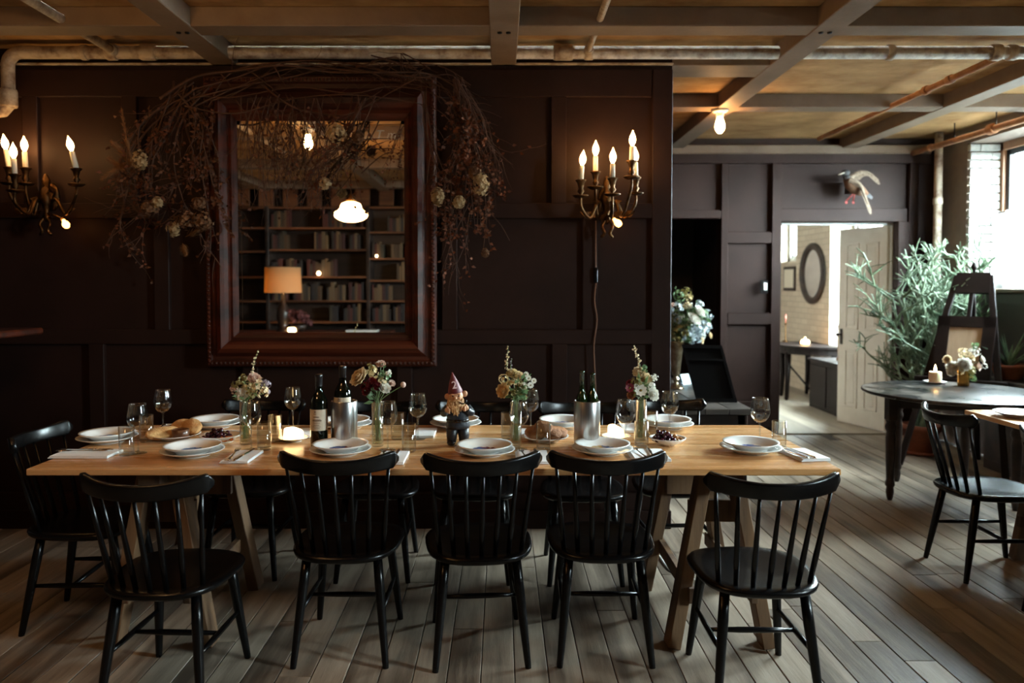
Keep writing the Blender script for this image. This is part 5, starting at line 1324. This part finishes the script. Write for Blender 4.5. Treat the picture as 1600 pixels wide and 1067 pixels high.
mb = MB(); mb.bar(E(-.32, .72, .03), E(.32, .72, .03), .05, .07, .005, side=(0, 0, 1)); mb.build('ledge', M_EASEL, ea)
mb = MB(); mb.bar(E(0, H_-.12), Vector((0, .74, 0)), .04, .028, .004, side=(1, 0, 0)); mb.build('back_leg', M_EASEL, ea)
# framed sign (its own thing, in the same leaning plane)
Ms = Matrix.Translation(ea.location) @ Matrix.Rotation(radians(-46), 4, 'Z')
fs_ = thing('framed_sign', Ms @ E(0, .745, .02), 'dark framed paper notice standing on the easel', 'picture', None, radians(-46))
FWd, FHt = .40, .50
def P2(x, s, d): return E(x, s, d) 
for (x0, x1, s0, s1) in ((-FWd/2, -FWd/2+.085, 0, FHt), (FWd/2-.085, FWd/2, 0, FHt), (-FWd/2, FWd/2, 0, .085), (-FWd/2, FWd/2, FHt-.085, FHt)):
    mb = MB(); vs = [P2(x, s, d) for d in (0, .03) for x, s in ((x0, s0), (x1, s0), (x1, s1), (x0, s1))]
    mb.add(vs, [[0, 1, 2, 3], [7, 6, 5, 4], [0, 4, 5, 1], [1, 5, 6, 2], [2, 6, 7, 3], [3, 7, 4, 0]]); mb.build('frame_side', M_EASEL, fs_)
mb = MB(); vs = [P2(x, s, d) for d in (.008, .014) for x, s in ((-FWd/2+.05, .05), (FWd/2-.05, .05), (FWd/2-.05, FHt-.05), (-FWd/2+.05, FHt-.05))]
mb.add(vs, [[0, 1, 2, 3], [7, 6, 5, 4], [0, 4, 5, 1], [1, 5, 6, 2], [2, 6, 7, 3], [3, 7, 4, 0]]); pap = mb.build('paper', mat('toned_paper', lin(178, 152, 124), .8, var=lin(160, 132, 104), vscale=5, stretch=(3, 1, .4)), fs_)

# ---- tall pencil-like succulent in a terracotta pot
pp_ = atz(1438, 708, 0)
pot = thing('terracotta_pot', (pp_.x, pp_.y, 0), 'terracotta pot on a saucer under the tall plant', 'pot')
mb = MB(); mb.lathe([(0, .006), (.15, .006), (.17, .012), (.178, .035), (.172, .037), (.16, .02), (0, .018)], 40); mb.build('saucer', M_TERRA, pot)
mb = MB(); mb.lathe([(0, .019), (.105, .019), (.11, .03), (.14, .2), (.152, .2), (.156, .25), (.146, .252), (.138, .22), (0, .22)], 40); mb.build('pot', M_TERRA, pot)
mb = MB(); mb.lathe([(.138, .226), (.08, .232), (0, .234)], 24); mb.build('soil', M_SOIL, pot)
M_SUCC = mat('pale_succulent_stem', lin(134, 152, 124), .45, var=lin(78, 100, 74), vscale=12, transl=.1)
M_TRUNK = mat('succulent_trunk', lin(150, 138, 112), .7, var=lin(120, 106, 84), vscale=14)
pl = thing('pencil_cactus', (pp_.x, pp_.y, .21), 'tall pale green pencil cactus with many thin branching stems', 'plant')
rp = random.Random(31); mass = MB(); tips = MB()
def grow(p, d, L_, r, depth, mbx):
    n = 5; P = [p.copy()]; q = p.copy()
    for i in range(n):
        d = (d + Vector((rp.uniform(-.22, .22), rp.uniform(-.22, .22), rp.uniform(-.08, .2)))).normalized(); q = q + d*L_/n
        q.x = min(q.x, WALL_X - .06 - pp_.x); q.y = max(q.y, -.30); P.append(q.copy())
    (mbx if depth > 1 else mass).tube(P, [r*(1-.25*i/n) for i in range(n+1)], 6 if depth > 1 else 5, caps=False)
    if depth == 0:
        for k in range(3):
            i = rp.randrange(1, n+1); dd = (d + Vector((rp.uniform(-1, 1), rp.uniform(-1, 1), rp.uniform(-.7, .8)))).normalized()
            e = P[i] + dd*rp.uniform(.07, .15); e.x = min(e.x, WALL_X - .04 - pp_.x); tips.tube([P[i], (P[i]+e)/2 + Vector((0, 0, .006)), e], [r*.75, r*.65, r*.4], 5, caps=False)
        return
    for k in range(rp.choice((2, 3, 3))):
        i = rp.randrange(2, n+1) if k else n
        dd = (d*.55 + Vector((rp.uniform(-1, 1), rp.uniform(-1, 1), rp.uniform(-.15, .7)))).normalized()
        grow(P[i], dd, L_*rp.uniform(.55, .8), r*.7, depth-1, mbx)
for k in range(9):
    a = 2*pi*k/9; mb = MB()
    tgt = [Vector((-.14, -.1, 1.1)), Vector((.12, .05, 1.25)), Vector((.3, .12, 1.05)), Vector((.02, -.15, .8)), Vector((.16, -.1, 1.4)), Vector((-.2, .05, 1.5)), Vector((.25, -.05, .7)), Vector((.46, .1, 1.0)), Vector((.42, .05, 1.35))][k]
    S = spline([(.05*cos(a), .05*sin(a), .012), (tgt.x*.3 + .04*cos(a), tgt.y*.3+.04*sin(a), tgt.z*.35), tgt*.75], 5)
    mb.tube(S, [.02 - .009*i/len(S) for i in range(len(S))], 8); 
    for i in (4, 6, 8, 9, 10):
        q = S[i]; grow(q, Vector((rp.uniform(-1, 1), rp.uniform(-1, .6), rp.uniform(.2, 1))).normalized(), rp.uniform(.25, .4), .0135, 2, mb)
    mb.build('stem', M_SUCC, pl, recalc=False)
tag(mass.build('thin_stems', M_SUCC, pl, recalc=False), kind='stuff'); tag(tips.build('stem_tips', M_SUCC, pl, recalc=False), kind='stuff')

# ---- cabinet below the window with an aloe
cb = thing('low_cabinet', (3.94, 5.35, 0), 'dark low cabinet under the window at the right edge', 'cabinet')
mb = MB(); mb.box((0, 0, .34), (.26, 1.25, .68), .004); mb.build('body', M_DARKW, cb)
mb = MB(); mb.box((-.01, 0, .70), (.32, 1.32, .035), .006); mb.build('top', M_WORN, cb)
for s in (-1, 1):
    mb = MB(); mb.box((-.138, s*.31, .36), (.016, .56, .56), .004); dr = mb.build('door', M_DARKW, cb)
    mb = MB(); mb.ell((-.155, s*.07, .4), .013, 10, 7); mb.build('knob', M_BRASS, dr)
pa = Vector((3.90, 5.83, .7178))
t = thing('terracotta_bowl', pa, 'wide terracotta bowl with an aloe on the low cabinet', 'pot')
mb = MB(); mb.lathe([(0, 0), (.08, 0), (.085, .01), (.125, .09), (.135, .095), (.135, .115), (.125, .115), (.115, .09), (0, .09)], 32); mb.build('bowl', M_TERRA, t)
mb = MB(); mb.lathe([(.116, .092), (.06, .1), (0, .102)], 20); mb.build('soil', M_SOIL, t)
M_ALOE = mat('aloe_leaf', lin(120, 150, 122), .4, var=lin(92, 122, 98), vscale=14)
al = thing('aloe_plant', pa + Vector((0, 0, .095)), 'aloe with thick pointed grey-green leaves in the terracotta bowl', 'plant')
for k in range(15):
    a = k*2.4; el = radians(20 + 55*k/15); d = Vector((cos(a)*cos(el), sin(a)*cos(el), sin(el))); L_ = rp.uniform(.2, .3)
    S = spline([d*.0, d*L_*.45 + Vector((0, 0, .02)), d*L_ + Vector((0, 0, -.02 + .04*k/15))], 4); S = [Vector((min(v.x, .17), v.y, v.z)) for v in S]
    mb = MB(); mb.tube(S, [.02 - .019*(i/(len(S)-1))**1.3 for i in range(len(S))], 7, flat=.4); mb.build('leaf', M_ALOE, al, recalc=False)

# ---- cafe curtain and rod at the window
M_CURT = mat('white_cafe_curtain', lin(232, 234, 232), .85, bump=.4, bscale=200, transl=.55)
_n = M_CURT.node_tree.nodes; _l = M_CURT.node_tree.links; _o = _n['Material Output']; _s = _o.inputs['Surface'].links[0].from_socket
_t = _n.new('ShaderNodeBsdfTransparent'); _m = _n.new('ShaderNodeMixShader'); _m.inputs[0].default_value = .45      # loose sheer weave
_l.new(_s, _m.inputs[1]); _l.new(_t.outputs[0], _m.inputs[2]); _l.new(_m.outputs[0], _o.inputs['Surface'])
y0, y1 = WINDOWS[1]
cz1 = at(1560, 328, 6.4).z
t = thing('cafe_curtain', (PANE_X-.07, (y0+y1)/2, SILL_Z), 'white cafe curtain covering the lower half of the right window', 'curtain')
mb = MB(); vs = []; fs = []; n = 150; Ln = y1 - y0 - .1
for k in range(n+1):
    y = -Ln/2 + Ln*k/n; x = .02*sin(k*.75) + .008*sin(k*.31+1)
    for z in (.02, .2, .45, cz1-SILL_Z+.01): vs.append((x*(1.15 - .5*z), y, z))
for k in range(n):
    for j in range(3): a = k*4+j; fs.append([a, a+1, a+5, a+4])
mb.add(vs, fs, True); mb.build('fabric', M_CURT, t, recalc=False)
mb = MB(); mb.tube([(0, -Ln/2-.05, cz1-SILL_Z), (0, Ln/2+.05, cz1-SILL_Z)], .007, 8); mb.build('rod', M_BRASS, t)

# ---- mounted bird on the far wall
bp_ = at(1330, 290, FP-.1)
bi = thing('mounted_bird', bp_, 'stuffed flying duck mounted on the far wall above the door', 'taxidermy')
s_ = FW/F_PX
def bx(x, y, d=0.0): v = at(x, y, FP - .1 - d) - bp_; return v
M_B1 = mat('brown_feather', lin(128, 110, 92), .8, var=lin(84, 68, 54), vscale=40); M_B2 = mat('dark_feather', lin(34, 34, 38), .6, var=lin(52, 48, 48), vscale=40); M_B3 = mat('rust_feather', lin(110, 74, 48), .8, var=lin(76, 50, 34), vscale=40); M_B4 = mat('pale_feather', lin(190, 178, 160), .8)
mb = MB(); S = [bx(1356, 303, .02), bx(1348, 300, .03), bx(1338, 295, .05), bx(1328, 287, .06), bx(1322, 278, .06)]; mb.tube(S, [.012, .04, .06, .055, .03], 14); mb.build('body', M_B3, bi)
mb = MB(); mb.tube([bx(1325, 282, .06), bx(1321, 274, .07)], [.035, .028], 12); mb.ell(bx(1321, 270, .08), (.04, .038, .032), 14, 9); mb.build('head', M_B2, bi)
mb = MB(); mb.tube([bx(1318, 270, .1), bx(1313, 272, .12), bx(1310, 273, .13)], [.014, .016, .006], 8, flat=.5); mb.build('bill', M_B4, bi)
def wing(pts, w, m1):
    mb = MB(); P = spline(pts, 6); n = len(P)
    for i in range(n-1):
        d = (P[i+1]-P[i]).normalized()
        for j in range(2):
            mb.leaf(P[i], d*.7 + Vector((.15*j, -.05, -.35)), (0, -1, .3), w*(1-.35*i/n)*1.5, w*.5, .15)
    mb.tube(P, [.022*(1-i/n)+.006 for i in range(n)], 8); return mb
wing([bx(1325, 280, .06), bx(1342, 270, .04), bx(1356, 270, .03), bx(1367, 278, .02)], .085, M_B1).build('wing', M_B1, bi, recalc=False)
wing([bx(1326, 282, .09), bx(1342, 288, .12), bx(1350, 305, .12), bx(1358, 326, .1)], .07, M_B1).build('wing', M_B1, bi, recalc=False)
mb = MB()
for k in range(6): mb.leaf(bx(1352, 302, .02), bx(1364, 308+k, .01)-bx(1352, 302, .02), (0, -1, .2), .09, .03, .1)
mb.build('tail', M_B2, bi, recalc=False)
for x in (1333, 1322):
    mb = MB(); mb.tube([bx(1336, 300, .06), bx(x, 314, .05)], .006, 6)
    for k in range(3): mb.leaf(bx(x, 314, .05), (-.3+.3*k, -.3, -1), (0, -1, .3), .03, .02, 0)
    mb.build('foot', mat('red_webbed_foot', lin(150, 50, 44), .6), bi)
mb = MB(); a_ = bx(1331, 292, .0); mb.box((a_.x, .05, a_.z), (.05, .1, .12), .006); mb.build('wall_mount', M_DARKW, bi)

# ---- light switch
p = at(1194, 448, FP-.012); t = thing('light_switch', p, 'small light switch with white rocker on the panelled post', 'switch')
mb = MB(); mb.box((0, .004, 0), (.075, .012, .125), .004); mb.build('plate', M_BLACK, t)
mb = MB(); mb.box((.008, -.006, .002), (.034, .012, .07), .004); mb.build('rocker', M_WHITE, t)

# ============================================================ ANNEX
cn = thing('console_table', (3.72, 9.55, 0), 'small dark half-round console table under the oval mirror', 'table')
mb = MB(); pts = [(.36, -.5)] + [(.36 - .62*sin(pi*k/16)**.8, -.5*cos(pi*k/16)) for k in range(1, 16)] + [(.36, .5)]
mb.prism(pts, .665, .69, 'z'); mb.build('top', M_EASEL, cn)
mb = MB(); mb.prism([(x*.9+.03, y*.9) for x, y in pts], .58, .665, 'z'); mb.build('apron', M_EASEL, cn)
for (x, y) in ((.3, -.4), (.3, .4), (-.16, -.12), (-.1, .22)):
    mb = MB(); mb.tube([(x, y, .6), (x, y, .3), (x-.01, y, .03)], [.04, .032, .024], 10); mb.ell((x-.012, y, .025), .025, 10, 6); mb.build('leg', M_EASEL, cn)
mb = MB(); mb.tube([(-.15, -.12, .45), (.1, -.3, .1)], .012, 8); mb.build('brace', M_EASEL, cn)
p = at(1253, 540, 9.55); p.z = .6905
t = thing('lit_candle', (3.80, 9.5, .6905), 'melted glowing candle on the console table in the next room', 'candle')
mb = MB(); mb.lathe([(0, 0), (.07, 0), (.075, .008), (.06, .01), (0, .01)], 24); mb.build('dish', M_DARKW, t)
mb = MB(); mb.lathe([(.05, .01), (.052, .03), (.04, .055), (.02, .06), (0, .056)], 20); mb.build('wax', emit('annex_candle_wax', (1.0, .58, .22), 30.0, (.9, .8, .6)), t)
mb = MB(); mb.lathe([(0, .058), (.006, .065), (.007, .078), (0, .095)], 10); mb.build('flame', M_TEA, t)
t = thing('candlestick', (3.72, 9.95, .6905), 'slim candlestick with a red taper on the console table', 'candlestick')
mb = MB(); mb.lathe([(0, 0), (.04, 0), (.035, .01), (.01, .02), (.007, .2), (.012, .24), (.016, .25), (0, .25)], 14); mb.build('stand', M_BRASS, t)
mb = MB(); mb.tube([(0, 0, .25), (0, 0, .36)], .01, 10); mb.build('taper', mat('rose_taper', lin(150, 84, 70), .5), t)
om = thing('oval_mirror', (WALL_X-.005, 10.0, 1.58), 'oval mirror in a dark frame on the white brick wall', 'mirror')
Mo = Matrix.Rotation(radians(-90), 3, 'Y')
mb = MB(); vs = []; fs = []; n = 48; A, B_ = .40, .385
for k in range(n):
    a = 2*pi*k/n
    for (f, d) in ((1, 0), (1, .03), (.93, .048), (.82, .04), (.78, .02), (.78, 0)): vs.append((-d, sin(a)*B_*f, cos(a)*A*f))
for k in range(n):
    for j in range(5): fs.append([k*6+j, k*6+j+1, ((k+1) % n)*6+j+1, ((k+1) % n)*6+j])
mb.add(vs, fs, True); mb.build('frame', M_DARKW, om)
mb = MB(); vs = [(-.012, sin(2*pi*k/n)*B_*.8, cos(2*pi*k/n)*A*.8) for k in range(n)]; mb.add(vs, [list(range(n))]); mb.build('glass', M_MIRROR, om, recalc=False)
cb2 = thing('side_cabinet', (3.87, 8.5, 0), 'dark low cabinet beside the open white door', 'cabinet')
mb = MB(); mb.box((0, 0, .275), (.43, .98, .55), .004); mb.build('body', M_EASEL, cb2)
mb = MB(); mb.box((-.01, 0, .565), (.46, 1.02, .028), .005); mb.build('top', M_EASEL, cb2)
for s in (-1, 1):
    mb = MB(); mb.box((-.222, s*.24, .28), (.014, .44, .46), .004); mb.build('door', M_EASEL, cb2)
t = thing('candle_stand', (3.86, 8.62, .5795), 'brown wooden candle stand glowing behind the door edge', 'candlestick')
mb = MB(); mb.lathe([(0, 0), (.05, 0), (.05, .02), (.035, .05), (.045, .2), (.04, .36), (.05, .4), (0, .4)], 16); mb.build('stand', mat('warm_brown_wood', lin(140, 92, 56), .6), t)
mb = MB(); mb.lathe([(0, .4), (.03, .4), (.03, .45), (0, .452)], 16); mb.build('candle', M_WAXLIT, t)
t = thing('wall_picture', (WALL_X-.004, 10.8, 1.52), 'small dark framed picture on the wall beyond the oval mirror', 'picture')
mb = MB(); mb.box((-.01, 0, 0), (.02, .42, .34), .004); mb.build('frame', M_DARKW, t)
mb = MB(); mb.box((-.0225, 0, 0), (.005, .34, .26), .001); mb.build('print', M_PAPER, t)

# ============================================================ THE ROOM BEHIND THE CAMERA (seen in the mirror)
# sideboard
SBZ = .83
sb = thing('sideboard', (-2.45, -1.05, 0), 'dark sideboard before the bookcase, seen in the mirror', 'sideboard')
mb = MB(); mb.box((0, 0, .40), (2.0, .42, .80), .004); mb.build('body', M_DARKW, sb)
mb = MB(); mb.box((0, 0, SBZ-.015), (2.06, .46, .03), .006); mb.build('top', M_FRAME, sb)
for k in range(4):
    mb = MB(); mb.box((-.75+.5*k, .216, .42), (.46, .016, .66), .004); d = mb.build('door', M_DARKW, sb)
    mb = MB(); mb.ell((-.75+.5*k+(.18 if k % 2 == 0 else -.18), .232, .45), .013, 10, 6); mb.build('knob', M_BRASS, d)
# table lamp
tl = thing('table_lamp', (-2.83, -1.0, SBZ+.0005), 'table lamp with a wide cream drum shade, seen in the mirror', 'lamp')
mb = MB(); mb.lathe([(0, 0), (.09, 0), (.09, .02), (.05, .04), (.07, .12), (.09, .2), (.07, .3), (.025, .38), (.015, .5), (0, .5)], 28); mb.build('base', mat('dark_ceramic', lin(48, 34, 28), .3), tl)
mb = MB(); mb.lathe([(.235, .50), (.225, .83), (.221, .83), (.231, .50)], 40); mb.build('shade', mat('cream_lampshade', lin(226, 190, 140), .8, transl=.6), tl)
mb = MB(); mb.ell((0, 0, .64), (.03, .03, .045), 12, 8); mb.build('bulb', emit('lamp_bulb_glow', (1, .6, .25), LAMP['bulb']*.7), tl)
# candle, tray and basket on the sideboard
t = thing('lit_candle', (-2.72 + .0, -.88, SBZ+.0005), 'glowing candle on the sideboard, seen low in the mirror', 'candle')
t.location = (-(783-456)/1190*9.8, -.90, SBZ+.0005)
mb = MB(); mb.lathe([(0, 0), (.05, 0), (.055, .02), (.05, .05), (.02, .055), (0, .05)], 20); mb.build('wax', emit('bright_wax', (1, .7, .35), 14.0), t)
t = thing('white_tray', (-(783-566)/1190*9.8, -.92, SBZ+.0005), 'small white tray on the sideboard, seen low in the mirror', 'tray')
mb = MB(); mb.box((0, 0, .012), (.4, .22, .024), .005); mb.build('tray_body', M_PORC, t)
# dried arrangement under the lamp
t = thing('dried_bouquet', (-2.62, -.98, SBZ+.0005), 'bowl of dark dried flowers on the sideboard, seen in the mirror', 'flowers')
mb = MB(); mb.lathe([(0, 0), (.06, 0), (.11, .08), (.1, .085), (0, .06)], 24); mb.build('bowl', M_DARKW, t)
mb = MB(); rfl.seed(5)
for k in range(9): cluster(mb, (rfl.uniform(-.12, .12), rfl.uniform(-.08, .08), .14 + rfl.uniform(-.05, .1)), .06, 22, .03)
mb.build('blooms', mat('dusky_bloom', lin(110, 56, 52), .8, var=lin(80, 40, 44), vscale=20), t, recalc=False)

# bookcase
BY = -1.50
def fromMirror(x): return (x - 783)/1190*(2*4.46 - BY)
bk = thing('bookcase', (-2.55, -1.72, 0), 'wall of dark bookshelves seen reflected in the mirror', 'bookcase')
bx0, bx1 = -3.75, -.9; PX_ = fromMirror(575)
mb = MB(); mb.box(((bx0+bx1)/2+2.55, -.19, 1.25), (bx1-bx0, .02, 2.5)); mb.build('back_panel', M_DARKW, bk)
for x in (bx0, fromMirror(420)-.02, PX_, bx1):
    mb = MB(); mb.box((x+2.55, 0, 1.25), (.045, .36, 2.5), .003); mb.build('upright', M_DARKW, bk)
M_SHELF = wood_mat('bookshelf_wood', lin(78, 44, 26), lin(118, 72, 44), .45, 'X', 4, 26, .08, .2)
bays = [(bx0, fromMirror(420)-.02, (2.22, 1.9, 1.55, 1.22, .93)), (fromMirror(420)-.02, PX_, (2.22, 1.92, 1.55, 1.22, .93)), (PX_, bx1, (2.16, 1.80, 1.50, 1.22, .93))]
rbk = random.Random(12)
BC = [(92, 44, 34), (140, 112, 78), (70, 60, 52), (110, 84, 50), (150, 132, 104), (52, 42, 44), (120, 56, 40), (84, 78, 60), (170, 140, 96), (64, 44, 32)]
BN = ['dull red', 'tan', 'grey', 'ochre', 'beige', 'black', 'brick red', 'olive', 'buff', 'dark brown']; SN = ['top', 'second', 'third', 'fourth', 'lowest']
for bi_, (a, b_, zs) in enumerate(bays):
    for z in zs + (2.5,):
        mb = MB(); mb.box(((a+b_)/2+2.55, 0, z-.0125), (b_-a-.045, .34, .025), .002); mb.build('shelf', M_SHELF, bk)
    for z in zs:
        if bi_ == 0: continue
        x = a + .05
        while x < b_ - .1:
            if rbk.random() < .25: x += rbk.uniform(.12, .4); continue
            for _ in range(rbk.randrange(3, 8)):
                w = rbk.uniform(.022, .05); h = rbk.uniform(.17, .25)
                if x + w > b_ - .04: break
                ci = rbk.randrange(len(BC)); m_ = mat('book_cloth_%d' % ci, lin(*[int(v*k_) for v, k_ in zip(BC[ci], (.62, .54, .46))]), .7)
                mb = MB(); mb.box((0, 0, h/2), (w-.002, .15, h), .003)
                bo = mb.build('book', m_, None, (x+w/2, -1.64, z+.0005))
                tag(bo, '%s cloth book on the %s shelf, %s bay of the reflected bookcase' % (BN[ci], SN[zs.index(z)], ('', 'middle', 'right')[bi_]), 'book', 'books on the reflected bookcase'); x += w
            x += rbk.uniform(.0, .1)
# panelling above the bookcase
for k in range(9):
    mb = MB(); mb.box((bx0 + .2 + .33*k + 2.55, .12, 2.64), (.2, .03, .26), .004); mb.build('frieze_panel', M_SHELF, bk)
for (x, z, r) in ((500, 1.585, .035), (590, 1.83, .022)):
    X = (x-783)/1190*(2*4.46-BY+.03)
    t = thing('votive_light', (X, -1.5, z - (.03 if r > .03 else .027)), 'small glowing votive on the reflected shelf ' + ('left of the post' if x < 560 else 'in the right bay'), 'votive light')
    mb = MB(); mb.ell((0, 0, r), r*.8, 12, 8); mb.build('glow_globe', M_SMALLW if 'small_white_glow' in MATS else emit('small_white_glow', (1, .7, .4), 14.0), t); M_SMALLW = MATS['small_white_glow']

# pendant with an opal schoolhouse shade
pd = thing('pendant_lamp', (-1.42, 1.66, CEIL), 'opal schoolhouse pendant lamp reflected in the mirror', 'lamp')
mb = MB(); mb.lathe([(0, 0), (.06, 0), (.055, -.02), (.012, -.03), (.006, -.05), (.006, -.52), (.03, -.54), (.05, -.57), (.05, -.6), (0, -.6)], 20); mb.build('stem', M_BRASS, pd)
mb = MB(); mb.lathe([(.045, -.60), (.085, -.615), (.098, -.64), (.10, -.66), (.125, -.685), (.152, -.70), (.157, -.72), (.148, -.745), (.11, -.77), (.06, -.785), (0, -.79)], 36)
mb.build('shade', emit('opal_shade_glow', (1.0, .55, .22), LAMP['pendant'], (.9, .88, .82)), pd)

# bare ceiling bulbs
def bulb(x, y, label):
    t = thing('ceiling_bulb', (x, y, BEAM_Z-.0015), label, 'light bulb', 'bare bulbs on the ceiling beams')
    mb = MB(); mb.lathe([(0, 0), (.06, 0), (.062, -.008), (.045, -.02), (.028, -.024), (.026, -.05), (0, -.05)], 24); mb.build('holder', M_PORC, t)
    mb = MB(); mb.lathe([(0, -.17), (.012, -.168), (.028, -.15), (.035, -.125), (.033, -.1), (.024, -.07), (.018, -.05), (0, -.05)], 20); mb.build('glass_bulb', M_BULB, t)
bp1 = at(1125, 181, 5.62); bulb(bp1.x, 5.62, 'bare bulb on the beam crossing near the far wall')
bulb(-1.58, 2.6, 'bare bulb reflected at the top of the mirror')
